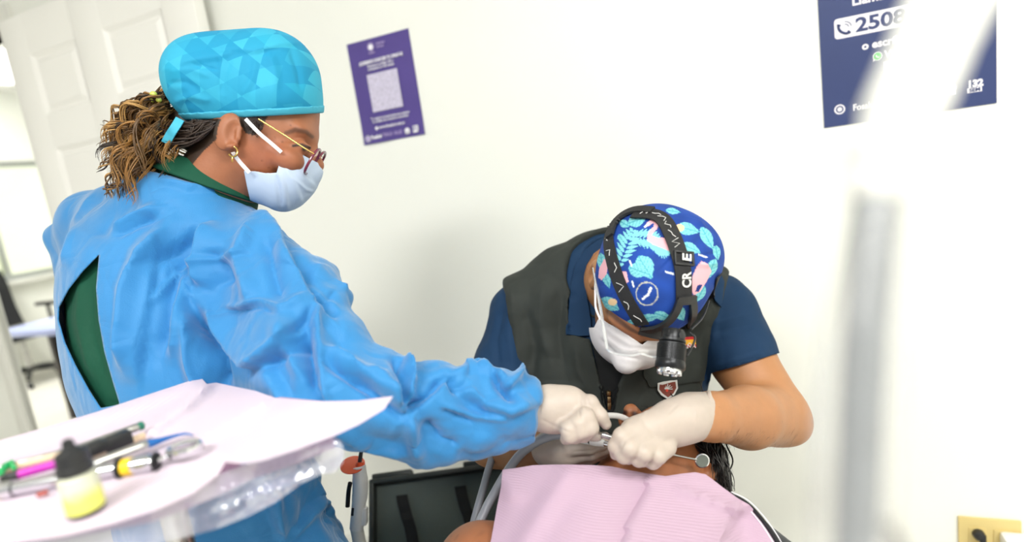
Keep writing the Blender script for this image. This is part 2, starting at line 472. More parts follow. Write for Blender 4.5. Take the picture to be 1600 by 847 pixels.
# ------------------------------------------------------------ the room
AX = (U, M_, ZZ)
def slab(name, s0, s1, m0, m1, h0, h1, m, bev=0.0):
    o = MB().box(U * (s0 + s1) / 2 + M_ * (m0 + m1) / 2 + ZZ * (h0 + h1) / 2, AX, ((s1 - s0) / 2, (m1 - m0) / 2, (h1 - h0) / 2), bev).build(name, m, smooth=False)
    return struct(o)
OP0, OP1, OPH = -3.105, -2.47, 2.055                      # doorway
slab('floor', -8.0, 3.2, -2.4, 6.2, -0.06, 0.0, M_floor)
slab('ceiling', -6.8, 3.2, -2.0, 5.0, CEIL, CEIL + 0.05, M_ceil)
wb = MB()
def wbox(mb, s0, s1, m0, m1, h0, h1): mb.box(U * (s0 + s1) / 2 + M_ * (m0 + m1) / 2 + ZZ * (h0 + h1) / 2, AX, ((s1 - s0) / 2, (m1 - m0) / 2, (h1 - h0) / 2))
wbox(wb, OP1, 3.2, DW, DW + 0.1, 0, CEIL); wbox(wb, -4.2, OP0, DW, DW + 0.03, 0, CEIL); wbox(wb, OP0, OP1, DW, DW + 0.1, OPH, CEIL)
struct(wb.build('wall_back', M_wall, smooth=False))
# left wall of the consulting room, well outside the picture
slab('wall_left', -4.2, -4.1, -1.2, DW, 0, CEIL, M_wall)
# door casing: two jambs and a head, one trim
for i, (s0, s1, h0, h1) in enumerate(((OP0 - 0.07, OP0, 0, OPH + 0.07), (OP1, OP1 + 0.03, 0, OPH + 0.07), (OP0, OP1, OPH, OPH + 0.07))):
    o = MB().box(U * (s0 + s1) / 2 + M_ * (DW + (0.008 if i == 0 else 0.045)) + ZZ * (h0 + h1) / 2, AX, ((s1 - s0) / 2, 0.022 if i == 0 else 0.06, (h1 - h0) / 2), 0.004).build('trim_%d' % (i + 1), M_trim)
    struct(o)
slab('baseboard_back', OP1 + 0.05, 3.2, DW - 0.012, DW, 0, 0.09, M_trim)

# panelled door folded right back against the wall
D0, D1, DT, DB = -2.415, -1.478, 2.035, 0.012
mF = DW - 0.075; mB = DW - 0.035                          # front face / back face (distance from the camera side)
door = mesh_obj('door_1', [(0, 0, 0)], [], M_door); door.name = 'door_1'
bpy.data.objects.remove(door)
door = bpy.data.objects.new('door_1', None); COL.objects.link(door); door.location = [float(x) for x in (U * D0 + M_ * mB)]; door['_o'] = list(door.location); struct(door)
SX = [D0, -2.29, -2.03, -1.905, -1.62, D1]                # stile / panel / stile / panel / stile
SX = [D0, -2.285, -2.035, -1.893, -1.615, D1]
HY = [DB, 0.23, 0.80, 1.00, 1.575, 1.69, 1.90, DT]        # rails and panels, bottom to top
def dbox(name, s0, s1, h0, h1, m0, m1, bev=0.0):
    return MB().box(U * (s0 + s1) / 2 + M_ * (m0 + m1) / 2 + ZZ * (h0 + h1) / 2, AX, ((s1 - s0) / 2, (m1 - m0) / 2, (h1 - h0) / 2), bev).build(name, M_door, door)
for a, b in ((0, 1), (2, 3), (4, 5)): dbox('stile', SX[a], SX[b], DB, DT, mF, mB, 0.002)
for a, b in ((0, 1), (2, 3), (4, 5), (6, 7)):
    for c, d in ((1, 2), (3, 4)): dbox('rail', SX[c], SX[d], HY[a], HY[b], mF, mB)
for c, d in ((1, 2), (3, 4)):
    for a, b in ((1, 2), (3, 4), (5, 6)):
        s0, s1, h0, h1 = SX[c], SX[d], HY[a], HY[b]
        pm = MB(); g = 0.014; e = 0.036
        def ring(i, dep): return [U * x + M_ * (mF + dep) + ZZ * y for x, y in ((s0 + i, h0 + i), (s1 - i, h0 + i), (s1 - i, h1 - i), (s0 + i, h1 - i))]
        R_ = [ring(0, 0.0), ring(g, 0.011), ring(g + 0.006, 0.011), ring(e, 0.002)]
        V = [p for r in R_ for p in r]; F = [(i * 4 + k, i * 4 + (k + 1) % 4, i * 4 + 4 + (k + 1) % 4, i * 4 + 4 + k) for i in range(3) for k in range(4)] + [(12, 13, 14, 15)]
        pm.add(V, F).build('panel', M_door, door, smooth=False)
kn = MB().lathe(U * (D1 - 0.07) + M_ * mF + ZZ * 0.98, -M_, [(0, 0.026), (0.006, 0.026), (0.01, 0.012), (0.03, 0.012), (0.036, 0.024), (0.055, 0.027), (0.064, 0.014)], 20)
kn.build('door_knob', mat('brushed_steel', (190, 190, 188), 0.28, 1.0, noise_=(60, 0.03)), door)

# ---- the office beyond the doorway
SF = -6.65                                                 # far wall (across the line of the main wall)
WIN = (2.80, 3.89, 0.93, 2.075)                          # m0, m1, h0, h1
fw_ = MB()
for m0, m1, h0, h1 in ((1.55, WIN[0], 0, CEIL), (WIN[1], 5.0, 0, CEIL), (WIN[0], WIN[1], 0, WIN[2]), (WIN[0], WIN[1], WIN[3], CEIL)): wbox(fw_, SF - 0.12, SF, m0, m1, h0, h1)
struct(fw_.build('wall_far', M_wall, smooth=False))
slab('wall_office_side', SF, -4.2, DW, DW + 0.1, 0, CEIL, M_wall)
slab('wall_office_end', SF, -2.0, 4.9, 5.0, 0, CEIL, M_wall)
slab('wall_office_right', -2.1, -2.0, DW + 0.1, 4.9, 0, CEIL, M_wall)
win = bpy.data.objects.new('window_1', None); COL.objects.link(win); win.location = [float(x) for x in (U * SF + M_ * (WIN[0] + WIN[1]) / 2 + ZZ * WIN[2])]; win['_o'] = list(win.location); struct(win)
def wfr(name, m0, m1, h0, h1, d=0.03, m=M_alu): 
    return MB().box(U * (SF - 0.035) + M_ * (m0 + m1) / 2 + ZZ * (h0 + h1) / 2, AX, (d, (m1 - m0) / 2, (h1 - h0) / 2), 0.003).build(name, m, win)
t = 0.055
wfr('frame_rail', WIN[0], WIN[1], WIN[3] - t, WIN[3]); wfr('frame_rail', WIN[0], WIN[1], WIN[2], WIN[2] + t)
wfr('frame_stile', WIN[0], WIN[0] + t, WIN[2] + t, WIN[3] - t); wfr('frame_stile', WIN[1] - t, WIN[1], WIN[2] + t, WIN[3] - t)
wfr('frame_stile', 3.28, 3.32, WIN[2] + t, WIN[3] - t)
wfr('pane', WIN[0] + t, 3.28, WIN[2] + t, WIN[3] - t, 0.003, M_glass); wfr('pane', 3.32, WIN[1] - t, WIN[2] + t, WIN[3] - t, 0.003, M_glass)
MB().box(U * (SF + 0.03) + M_ * 3.345 + ZZ * (WIN[2] - 0.02), AX, (0.05, 0.56, 0.02), 0.004).build('window_sill', M_trim, win)
MB().box(U * (SF - 0.02) + M_ * (WIN[1] - 0.03) + ZZ * 1.42, AX, (0.03, 0.008, 0.05), 0.003).build('latch', mat('black_plastic', (28, 29, 32), 0.4, noise_=(40, 0.05)), win)
# white wall added outside to catch the sun and brighten the window view
slab('wall_window_bright', -11.6, -11.4, -3.0, 9.0, 0.0, 6.0, M_wall)
slab('wall_right_sunblock', 2.6, 2.7, -2.0, DW, 0, CEIL, M_wall)  # unseen right-hand wall, added to keep stray sun out of the room
# lawn outside
gm = mat('lawn', (190, 200, 90), 0.9, noise_=(4, 0.25), bump=(30, 0.4))
o = MB().box(U * (SF - 2.4) + M_ * 3.0 + ZZ * 0.52, AX, (2.2, 5.9, 0.05)).build('lawn', gm, smooth=False); o['kind'] = 'stuff'
tag(o, 'pale sunlit lawn outside the office window', 'grass'); o['kind'] = 'stuff'

# office ceiling lamp, ceiling lamps of the consulting room
def lamp(c, ax, half, label, m=M_lamp):
    c = np.asarray(c, float); t = thing('ceiling_lamp', label, 'lamp', c + ZZ * CEIL, 'flat ceiling lamps')
    fr = MB(); hx, hy = half
    for sx, sy, lx, ly in ((0, 1, hx, 0.012), (0, -1, hx, 0.012), (1, 0, 0.012, hy), (-1, 0, 0.012, hy)):
        fr.box(c + ZZ * (CEIL - 0.015) + ax[0] * sx * hx + ax[1] * sy * hy, ax, (lx, ly, 0.015))
    fr.build('frame', M_trim, t)
    MB().box(c + ZZ * (CEIL - 0.012), ax, (hx - 0.012, hy - 0.012, 0.006)).build('diffuser', m, t)
lc = at_h(14, 101, CEIL)
lamp((lc[0], lc[1], 0), AX, (0.62, 0.32), 'bright flat ceiling lamp in the office beyond the doorway')
EX = (np.array([1.0, 0, 0]), np.array([0, 1.0, 0]), ZZ)
lamp((-0.95, -1.0, 0), EX, (0.62, 0.32), 'rectangular ceiling lamp overhead on the instrument tray side')
lamp((0.9, -0.95, 0), EX, (0.62, 0.32), 'rectangular ceiling lamp overhead on the wall outlet side')

# desk in the office
M_desk = mat('dark_wood', (74, 68, 64), 0.45, noise_=(8, 0.1), bump=(40, 0.05))
dk = thing('office_desk', 'dark brown office desk with bluish light painted on its top beyond the doorway', 'desk', U * -4.5 + M_ * 2.8)
MB().box(U * -4.5 + M_ * 2.82 + ZZ * 0.34, AX, (0.02, 0.47, 0.34), 0.003).build('side_panel', M_desk, dk)
MB().box(U * -3.45 + M_ * 2.82 + ZZ * 0.34, AX, (0.02, 0.47, 0.34), 0.003).build('side_panel', M_desk, dk)
MB().box(U * -3.98 + M_ * 3.2 + ZZ * 0.42, AX, (0.5, 0.012, 0.25), 0.003).build('modesty_panel', M_desk, dk)
MB().box(U * -3.98 + M_ * 2.72 + ZZ * 0.70, AX, (0.62, 0.62, 0.02), 0.004).build('desk_top', mat('desk_top_bluish_lit', (176, 186, 236), 0.3, noise_=(6, 0.02)), dk)  # bluish light falling on the top is put into its colour

# office chair
M_blk = mat('black_fabric', (30, 31, 34), 0.8, noise_=(30, 0.1), bump=(300, 0.2))
M_bpl = MATS['black_plastic']
cb = at_h(40, 612, 0.0) - ZZ * 0
cb = at_h(52, 592, 0.03); cb[2] = 0
HOR_ = lambda v: nrm(np.array([v[0], v[1], 0.0]))
oc = thing('office_chair', 'black mesh office chair on castors in front of the office window', 'chair', cb)
fx = HOR_(RT * 0.95 - FW * 0.25); fy = np.cross(ZZ, fx)
MB().box(cb + ZZ * 0.47, (fx, fy, ZZ), (0.24, 0.24, 0.045), 0.03).build('seat', M_blk, oc)
bk = MB(); pts = [cb - fx * 0.22 + ZZ * 0.52, cb - fx * 0.27 + ZZ * 0.70, cb - fx * 0.29 + ZZ * 0.9, cb - fx * 0.33 + ZZ * 1.05]
bk.strap(crom(pts, 10), [fy] * 10, [-fx] * 10, 0.42, 0.035).build('backrest', M_blk, oc)
MB().lathe(cb, ZZ, [(0.12, 0.028), (0.3, 0.028), (0.3, 0.018), (0.44, 0.018)], 14).build('gas_column', MATS['brushed_steel'], oc)
for k in range(5):
    a = 2 * math.pi * k / 5 + 0.3; d = np.array([math.cos(a), math.sin(a), 0])
    MB().tube([cb + ZZ * 0.13, cb + d * 0.16 + ZZ * 0.115, cb + d * 0.3 + ZZ * 0.085], [0.026, 0.022, 0.016], 8).build('base_arm', M_bpl, oc)
    MB().lathe(cb + d * 0.3 + ZZ * 0.03 - np.cross(ZZ, d) * 0.02, np.cross(ZZ, d), [(0, 0.02), (0.004, 0.03), (0.036, 0.03), (0.04, 0.02)], 14).build('castor', M_bpl, oc)
for sg in (-1, 1):
    MB().tube([cb + fy * 0.22 * sg + ZZ * 0.46, cb + fy * 0.3 * sg + ZZ * 0.5, cb + fy * 0.3 * sg + ZZ * 0.66], 0.016, 8).build('arm_post', M_bpl, oc)
    MB().box(cb + fy * 0.3 * sg + fx * 0.02 + ZZ * 0.68, (fx, fy, ZZ), (0.14, 0.04, 0.016), 0.012).build('armrest', M_bpl, oc)

# ------------------------------------------------------------ posters
M_white = mat('print_white', (245, 243, 250), 0.5, noise_=(50, 0.01))
M_lilac = mat('print_lilac', (196, 178, 226), 0.5, noise_=(50, 0.01))
def wtext(name, s, m, par, sx_, h_, size, off, **kw):
    return text(name, s, m, par, wpt(sx_, h_, off), U, ZZ, size, **kw)
def wquad(name, m, par, s0, s1, h0, h1, off, th=0.0004, rnd=0.0):
    P = []
    if rnd:
        for cx, cy, a0 in ((s1 - rnd, h1 - rnd, 0), (s0 + rnd, h1 - rnd, 90), (s0 + rnd, h0 + rnd, 180), (s1 - rnd, h0 + rnd, 270)):
            for k in range(5):
                a = math.radians(a0 + k * 22.5); P.append(wpt(cx + rnd * math.cos(a), cy + rnd * math.sin(a), off))
    else: P = [wpt(x, y, off) for x, y in ((s0, h0), (s1, h0), (s1, h1), (s0, h1))]
    return MB().prism(P, -M_ * th).build(name, m, par, smooth=False)
def wdisc(name, m, par, s, h, r, off, th=0.0004, inner=0.0):
    n = 28
    if inner:
        mb = MB(); V = []
        for rr in (r, inner):
            for k in range(n): V.append(wpt(s + rr * math.cos(2 * math.pi * k / n), h + rr * math.sin(2 * math.pi * k / n), off + th))
        return mb.add(V, [(k, (k + 1) % n, n + (k + 1) % n, n + k) for k in range(n)]).build(name, m, par, smooth=False)
    return MB().prism([wpt(s + r * math.cos(2 * math.pi * k / n), h + r * math.sin(2 * math.pi * k / n), off) for k in range(n)], -M_ * th).build(name, m, par, smooth=False)

# purple poster
M_pur = mat('purple_print', (84, 68, 142), 0.42, noise_=(14, 0.06), bump=(9, 0.25))
p1 = thing('poster', 'small purple poster with white print taped on the wall beside the blue cap', 'poster', wpt(-0.918, 1.394))
a, b, h0, h1 = -1.0195, -0.8135, 1.3945, 1.677
nx, ny = 16, 22; V = []; F = []
def pw(s, h):                                             # sheet bellies off the wall a little
    u = (s - a) / (b - a); v = (h - h0) / (h1 - h0)
    return 0.0015 + 0.0035 * math.sin(u * 3.1) * math.sin(v * 3.3) + 0.004 * max(0, 1 - v * 5) * (0.5 + 0.5 * math.sin(u * 7))
for j in range(ny + 1):
    for i in range(nx + 1):
        s = a + (b - a) * i / nx; h = h0 + (h1 - h0) * j / ny; V.append(wpt(s, h, pw(s, h)))
n = len(V); V += [v + M_ * 0.0006 for v in V]
q = lambda i, j: j * (nx + 1) + i
for j in range(ny):
    for i in range(nx): F += [(q(i, j), q(i + 1, j), q(i + 1, j + 1), q(i, j + 1)), tuple(n + x for x in (q(i, j), q(i, j + 1), q(i + 1, j + 1), q(i + 1, j)))]
mesh_obj('paper', V, F, M_pur, p1)
W1 = b - a; H1 = h1 - h0; O1 = 0.0068
sp = lambda u: a + W1 * u
hp = lambda v: h1 - H1 * v
wdisc('emblem', M_white, p1, sp(0.395), hp(0.085), 0.0075, O1); wdisc('emblem_ring', M_lilac, p1, sp(0.395), hp(0.083), 0.011, O1, inner=0.0092)
wtext('lettering', 'MINISTERIO', M_lilac, p1, sp(0.485), hp(0.078), 0.0085, O1, fit=0.029); wtext('lettering', 'DE SALUD', M_lilac, p1, sp(0.485), hp(0.108), 0.0085, O1, fit=0.024)
wtext('lettering', 'GOBIERNO', M_lilac, p1, sp(0.345), hp(0.148), 0.0075, O1, fit=0.021)
wtext('lettering', '¡QUEREMOS CONOCER TU OPINIÓN!', M_white, p1, sp(0.165), hp(0.232), 0.0125, O1, bold=0.035, fit=W1 * 0.70)
wtext('lettering', 'Escanea el código QR y', M_white, p1, sp(0.29), hp(0.268), 0.010, O1, bold=0.012, fit=W1 * 0.42)
wtext('lettering', 'completa la encuesta', M_white, p1, sp(0.29), hp(0.298), 0.010, O1, bold=0.012, fit=W1 * 0.42)
wquad('blank_code_panel', mat('print_pale', (206, 200, 222), 0.5, noise_=(160, 0.16)), p1, sp(0.255), sp(0.745), hp(0.700), hp(0.335), O1)
wtext('lettering', 'Tu opinión es importante para mejorar', M_white, p1, sp(0.2), hp(0.772), 0.0095, O1, bold=0.012, fit=W1 * 0.63)
wtext('lettering', 'la calidad de nuestros servicios', M_white, p1, sp(0.22), hp(0.802), 0.0095, O1, bold=0.012, fit=W1 * 0.58)
wdisc('web_icon', M_white, p1, sp(0.265), hp(0.858), 0.005, O1); wtext('lettering', 'www.fosalud.gob.sv', M_white, p1, sp(0.30), hp(0.866), 0.011, O1, bold=0.02, fit=W1 * 0.43)
wdisc('seal', M_white, p1, sp(0.095), hp(0.945), 0.009, O1, inner=0.0072); wdisc('seal_core', M_lilac, p1, sp(0.095), hp(0.945), 0.0055, O1)
wtext('logo', 'Fosalud', M_white, p1, sp(0.15), hp(0.955), 0.014, O1, bold=0.04, fit=W1 * 0.17)
wtext('logo', 'FOSALUD', M_lilac, p1, sp(0.35), hp(0.952), 0.014, O1, fit=W1 * 0.15); wtext('logo', 'SALUD', M_lilac, p1, sp(0.53), hp(0.952), 0.014, O1, fit=W1 * 0.13)
wdisc('round_logo', M_white, p1, sp(0.745), hp(0.94), 0.0085, O1); wquad('round_logo_foot', M_white, p1, sp(0.71), sp(0.78), hp(0.968), hp(0.945), O1)
wtext('logo', '132', M_white, p1, sp(0.83), hp(0.942), 0.016, O1, bold=0.05, fit=W1 * 0.085); wquad('logo_foot', M_white, p1, sp(0.835), sp(0.91), hp(0.968), hp(0.948), O1)

# blue poster
M_nav = mat('navy_print', (50, 64, 112), 0.4, noise_=(7, 0.05), bump=(6, 0.15))
p2 = thing('poster', 'large navy blue poster with white phone number behind the blurred white arm', 'poster', wpt(0.315, 1.253))
wquad('paper', M_nav, p2, 0.1645, 0.4655, 1.2535, 1.675, 0.001, 0.0012)
O2 = 0.0024
def at2(px, py): return wall_px(px, py, O2)
s0, hT = at2(1303, 31); s1, hB = at2(1531, 18.7)
M_navt = mat('navy_ink', (54, 66, 112), 0.5, noise_=(30, 0.03))
wquad('number_box', M_white, p2, s0, s1, hB + 0.001, hT, O2, rnd=0.006); hb = hB + 0.001; hc = (hb + hT) / 2
wtext('lettering', 'Llama', M_white, p2, at2(1331, 9)[0], at2(1331, 9)[1], 0.025, O2, bold=0.03)
wtext('phone_number', '2508', M_navt, p2, at2(1337, 53)[0], hc - 0.0125, 0.038, O2 + 0.0006, bold=0.03, fit=0.089)
wtext('phone_number', '0', M_navt, p2, s1 - 0.032, hc - 0.0125, 0.038, O2 + 0.0006, bold=0.03)
ph = MB(); sx = s0 + 0.018; pts = [(-0.009, 0.008), (-0.0105, 0.003), (-0.008, -0.004), (-0.002, -0.0095), (0.005, -0.012), (0.0095, -0.009)]
ph.tube([wpt(sx + x, hc + y, O2 + 0.0008) for x, y in crom(pts, 14)], [0.0042 if i in (0, 1, 12, 13) else 0.0026 for i in range(14)], 6, flat=1.0)
ph.build('phone_icon', M_navt, p2)
for rr in (0.007, 0.012):
    MB().tube([wpt(sx + 0.001 + rr * math.cos(math.radians(q_)), hc + 0.000 + rr * math.sin(math.radians(q_)), O2 + 0.0008) for q_ in range(5, 90, 12)], 0.0008, 5).build('signal_arc', M_navt, p2)
sE, hE = at2(1347, 78)
wtext('lettering', 'o escríbenos', M_white, p2, sE, hE, 0.0215, O2, bold=0.035)
sW, hW = at2(1371.5, 88)
M_grn = mat('print_green', (72, 200, 90), 0.5, noise_=(30, 0.02))
wdisc('chat_icon', M_white, p2, sW, hW, 0.0088, O2); wdisc('chat_icon_disc', M_grn, p2, sW, hW, 0.0072, O2 + 0.0006)
MB().prism([wpt(sW + x, hW + y, O2) for x, y in ((-0.0088, -0.0095), (-0.003, -0.007), (-0.0075, -0.002))], -M_ * 0.0004).build('chat_icon_tail', M_white, p2, smooth=False)
MB().tube([wpt(sW + x, hW + y, O2 + 0.0014) for x, y in crom([(-0.003, 0.003), (-0.002, -0.001), (0.003, -0.003)], 8)], 0.0012, 6).build('chat_icon_handset', M_white, p2)
wtext('lettering', 'WhatsApp', M_white, p2, sW + 0.0125, hW - 0.0065, 0.021, O2, bold=0.03)
sQ, hQ = at2(1381, 97); sQ2, hQ2 = at2(1381, 146)
wquad('social_panel', M_white, p2, sQ, sQ + 0.062, hQ2, hQ, O2)
M_gry = mat('print_grey', (196, 196, 196), 0.5, noise_=(30, 0.02))
wquad('social_icon', M_gry, p2, sQ + 0.005, sQ + 0.016, hQ - 0.016, hQ - 0.005, O2 + 0.0006, rnd=0.003); wdisc('social_icon_lens', M_white, p2, sQ + 0.0105, hQ - 0.0105, 0.0035, O2 + 0.001, inner=0.0022)
wtext('social_icon', 'f', M_gry, p2, sQ + 0.008, hQ - 0.033, 0.016, O2 + 0.0006, bold=0.02); wtext('social_icon', 'X', M_gry, p2, sQ + 0.006, hQ - 0.048, 0.013, O2 + 0.0006)
sS, hS = at2(1312, 171); wdisc('seal', M_white, p2, sS, hS, 0.0102, O2, inner=0.0075); wdisc('seal_core', M_white, p2, sS, hS, 0.0045, O2)
sL, hL = at2(1333, 173); wtext('logo', 'Fosalud', M_white, p2, sL, hL, 0.018, O2, bold=0.035, fit=0.047)
sC, hC = at2(1485, 138); wdisc('round_logo', M_white, p2, sC, hC, 0.0095, O2); wquad('round_logo_foot', M_white, p2, sC - 0.0085, sC + 0.0085, hC - 0.013, hC - 0.006, O2)
MB().tube([wpt(sC + x, hC + y, O2 + 0.0008) for x, y in ((-0.006, -0.002), (-0.002, 0.001), (0.001, -0.001), (0.006, 0.001))], 0.0011, 5).build('round_logo_mark', M_navt, p2)
sN, hN = at2(1511, 137); wtext('logo', '132', M_white, p2, sN, hN, 0.018, O2, bold=0.06, fit=0.024); wquad('logo_foot', M_white, p2, sN, sN + 0.024, hN - 0.011, hN - 0.0015, O2)
wtext('logo', 'SEM', M_navt, p2, sN + 0.003, hN - 0.0095, 0.010, O2 + 0.0006, bold=0.03, fit=0.018)

# ------------------------------------------------------------ wall outlet, plug and charger
M_cream = mat('almond_plastic', (222, 200, 134), 0.35, noise_=(20, 0.02))
ot = thing('wall_outlet', 'cream square double wall outlet low on the white wall', 'outlet', wpt(0.449, 0.292))
MB().box(wpt(0.449, 0.2915, 0.0035), AX, (0.0575, 0.0035, 0.0575), 0.003).build('cover_plate', M_cream, ot)
for ds in (-0.023, 0.023):
    MB().box(wpt(0.449 + ds, 0.2915, 0.0075), AX, (0.0165, 0.002, 0.034), 0.002).build('socket_insert', M_cream, ot)
pl = thing('power_plug', 'black angled power plug pushed into the cream outlet', 'plug', wpt(0.425, 0.318, 0.0095))
pc = wpt(0.426, 0.315, 0.0095)
MB().lathe(pc, -M_, [(0, 0.010), (0.004, 0.012), (0.016, 0.011), (0.022, 0.007)], 10).build('plug_body', M_bpl, pl)
MB().tube([pc - M_ * 0.014 + U * 0.004 + ZZ * 0.004, pc - M_ * 0.02 + U * 0.004 - ZZ * 0.012, pc - M_ * 0.02 - ZZ * 0.05, pc - M_ * 0.012 - ZZ * 0.16, pc - M_ * 0.01 - ZZ * 0.3], [0.0075, 0.006, 0.0035, 0.0032, 0.0032], 8).build('cord', M_bpl, pl)
ch = thing('charger_block', 'white rounded charger block plugged into the cream outlet', 'charger', wpt(0.485, 0.28, 0.0095))
MB().box(wpt(0.497, 0.303, 0.034), AX, (0.034, 0.0245, 0.024), 0.009).build('charger_body', mat('white_plastic', (244, 244, 242), 0.3, noise_=(20, 0.01)), ch)
# ------------------------------------------------------------ people: shared
def fabric_mat(name, col, rough=0.75, dots=0.0, wr=0.25, mott=0.05, dot_scale=520.0, sheen=0.0, attr=False, trl=0.0, wscale=14.0, crease=0.0):
    k = NT(name); b = k.b; tc = k.n('ShaderNodeTexCoord'); c = srgb(*col)
    b.inputs['Roughness'].default_value = rough; b.inputs['Specular IOR Level'].default_value = 0.3
    if sheen: b.inputs['Sheen Weight'].default_value = sheen
    nz = k.n('ShaderNodeTexNoise', Scale=6.0, Detail=6.0); k.l(tc.outputs['Object'], nz.inputs['Vector'])
    mr = k.n('ShaderNodeMapRange'); mr.inputs[1].default_value = 0.3; mr.inputs[2].default_value = 0.7; mr.inputs[3].default_value = 1 - mott; mr.inputs[4].default_value = 1 + mott; k.l(nz.outputs['Fac'], mr.inputs[0])
    vm = k.n('ShaderNodeVectorMath', op='SCALE'); vm.inputs[0].default_value = c[:3]
    if attr: k.l(k.n('ShaderNodeVertexColor', layer_name='Col').outputs['Color'], vm.inputs[0])
    k.l(mr.outputs[0], vm.inputs['Scale']); k.l(vm.outputs[0], b.inputs['Base Color'])
    # soft wrinkles: ridged noise, then weave dots
    w1 = k.n('ShaderNodeTexNoise', Scale=wscale, Detail=2.0, Distortion=0.8); k.l(tc.outputs['Object'], w1.inputs['Vector'])
    ab = k.n('ShaderNodeMath', op='SUBTRACT'); ab.inputs[1].default_value = 0.5; k.l(w1.outputs['Fac'], ab.inputs[0])
    a2 = k.n('ShaderNodeMath', op='ABSOLUTE'); k.l(ab.outputs[0], a2.inputs[0])
    b1 = k.n('ShaderNodeBump', Strength=wr, Distance=0.02); k.l(a2.outputs[0], b1.inputs['Height'])
    last = b1
    if crease:                          # thin sharp crease lines
        dn = k.n('ShaderNodeTexNoise', Scale=5.0, Detail=2.0); k.l(tc.outputs['Object'], dn.inputs['Vector'])
        vs_ = k.n('ShaderNodeVectorMath', op='MULTIPLY_ADD'); vs_.inputs[1].default_value = (0.25, 0.25, 0.25); k.l(dn.outputs['Color'], vs_.inputs[0]); k.l(tc.outputs['Object'], vs_.inputs[2])
        ve = k.n('ShaderNodeTexVoronoi', Scale=9.0, feature='DISTANCE_TO_EDGE'); k.l(vs_.outputs[0], ve.inputs['Vector'])
        mr2 = k.n('ShaderNodeMapRange'); mr2.inputs[1].default_value = 0.0; mr2.inputs[2].default_value = 0.09; k.l(ve.outputs['Distance'], mr2.inputs[0])
        b3 = k.n('ShaderNodeBump', Strength=crease, Distance=0.006); k.l(mr2.outputs[0], b3.inputs['Height']); k.l(b1.outputs[0], b3.inputs['Normal']); last = b1 = b3
    if dots:
        vo = k.n('ShaderNodeTexVoronoi', Scale=dot_scale); k.l(tc.outputs['Object'], vo.inputs['Vector'])
        b2 = k.n('ShaderNodeBump', Strength=dots, Distance=0.0006); k.l(vo.outputs['Distance'], b2.inputs['Height']); k.l(b1.outputs[0], b2.inputs['Normal']); last = b2
    k.l(last.outputs[0], b.inputs['Normal'])
    MATS[name] = k.m
    return k.m
def blob(sdf, h, name, m, parent, strokes=None, sm=1, paint=None, clip=None, snap=True, solid=0.0, crump=None):
    """mesh an SDF, press folds, cut away faces outside (or inside) a pixel polygon, paint print colours"""
    V, F = sdf.mesh(h)
    if sm: V = smooth_mesh(V, F, sm)
    for c_ in (crump or ()): V = crumple(V, F, *c_)
    if strokes: V = smooth_mesh(folds(V, F, strokes), F, 1, 0.4)
    if clip:
        for poly, keep, zlim in clip:
            x, y, z = project(V); ctr = V[F].mean(1); fx, fy, fz = project(ctr); N = vnormals(V, F)
            ins = inside(fx, fy, poly)
            if zlim == 'front':
                fn = N[F].mean(1); ins &= ((fn * (CAM - ctr)).sum(1) > 0)
            kill = ~ins if keep else ins
            F = F[~kill]
            # snap the new border to the outline
            E = np.vstack([F[:, [i, (i + 1) % 4]] for i in range(4)]); Es = np.sort(E, 1)
            key = Es[:, 0].astype(np.int64) * len(V) + Es[:, 1]; uq, cnt = np.unique(key, return_counts=True)
            bk = uq[cnt == 1]; bv = np.unique(np.r_[bk // len(V), bk % len(V)])
            P = np.array(poly, float); best = np.full(len(bv), 1e9); nx_ = x[bv].copy(); ny_ = y[bv].copy()
            for i in range(len(P)):
                a, b = P[i], P[(i + 1) % len(P)]; d = b - a; t = np.clip(((x[bv] - a[0]) * d[0] + (y[bv] - a[1]) * d[1]) / max(d @ d, 1e-9), 0, 1)
                qx = a[0] + d[0] * t; qy = a[1] + d[1] * t; dd = np.hypot(qx - x[bv], qy - y[bv]); m_ = dd < best
                best = np.where(m_, dd, best); nx_ = np.where(m_, qx, nx_); ny_ = np.where(m_, qy, ny_)
            ok = best < 9
            if snap:
                sel = bv[ok]
                V[sel] += np.outer((nx_[ok] - x[sel]) * z[sel] / FPX, RT) - np.outer((ny_[ok] - y[sel]) * z[sel] / FPX, UP)
        used = np.unique(F); re = np.full(len(V), -1); re[used] = np.arange(len(used)); V = V[used]; F = re[F]
    col = paint(V, F) if paint else None
    o = mesh_obj(name, V, F, m, parent, True, col=col)
    if solid:
        s = o.modifiers.new('thickness', 'SOLIDIFY'); s.thickness = solid; s.offset = -1
    return o
def merge_sdf_meshes(parts):
    Vs = []; Fs = []; n = 0
    for V, F in parts: Vs.append(V); Fs.append(F + n); n += len(V)
    return np.vstack(Vs), np.vstack(Fs)
def pt(px, py, z): return C(px, py, z)
def img(dx, dy, dz=0.0): return nrm(dx * RT - dy * UP + dz * FW)     # image direction (y down) -> world
HOR = lambda v: nrm(np.array([v[0], v[1], 0]))

M_skinW = mat('skin_woman', (176, 118, 84), 0.5, noise_=(55, 0.06), bump=(260, 0.12), attr=True, sss=0.12)
M_gown = fabric_mat('gown_nonwoven', (46, 128, 188), 0.55, dots=0.3, sheen=0.34, wr=0.45, mott=0.05, wscale=9.0, crease=0.14)
M_green = fabric_mat('green_jersey', (12, 74, 54), 0.75, dots=0.1, wr=0.2, mott=0.06, dot_scale=1500)
M_glove = mat('latex_glove', (184, 171, 160), 0.5, noise_=(70, 0.035), bump=(90, 0.3, 7.0), sss=0.06)
M_mask = fabric_mat('mask_nonwoven', (192, 208, 230), 0.85, dots=0.12, wr=0.1, mott=0.015, dot_scale=1400)
M_cap = None

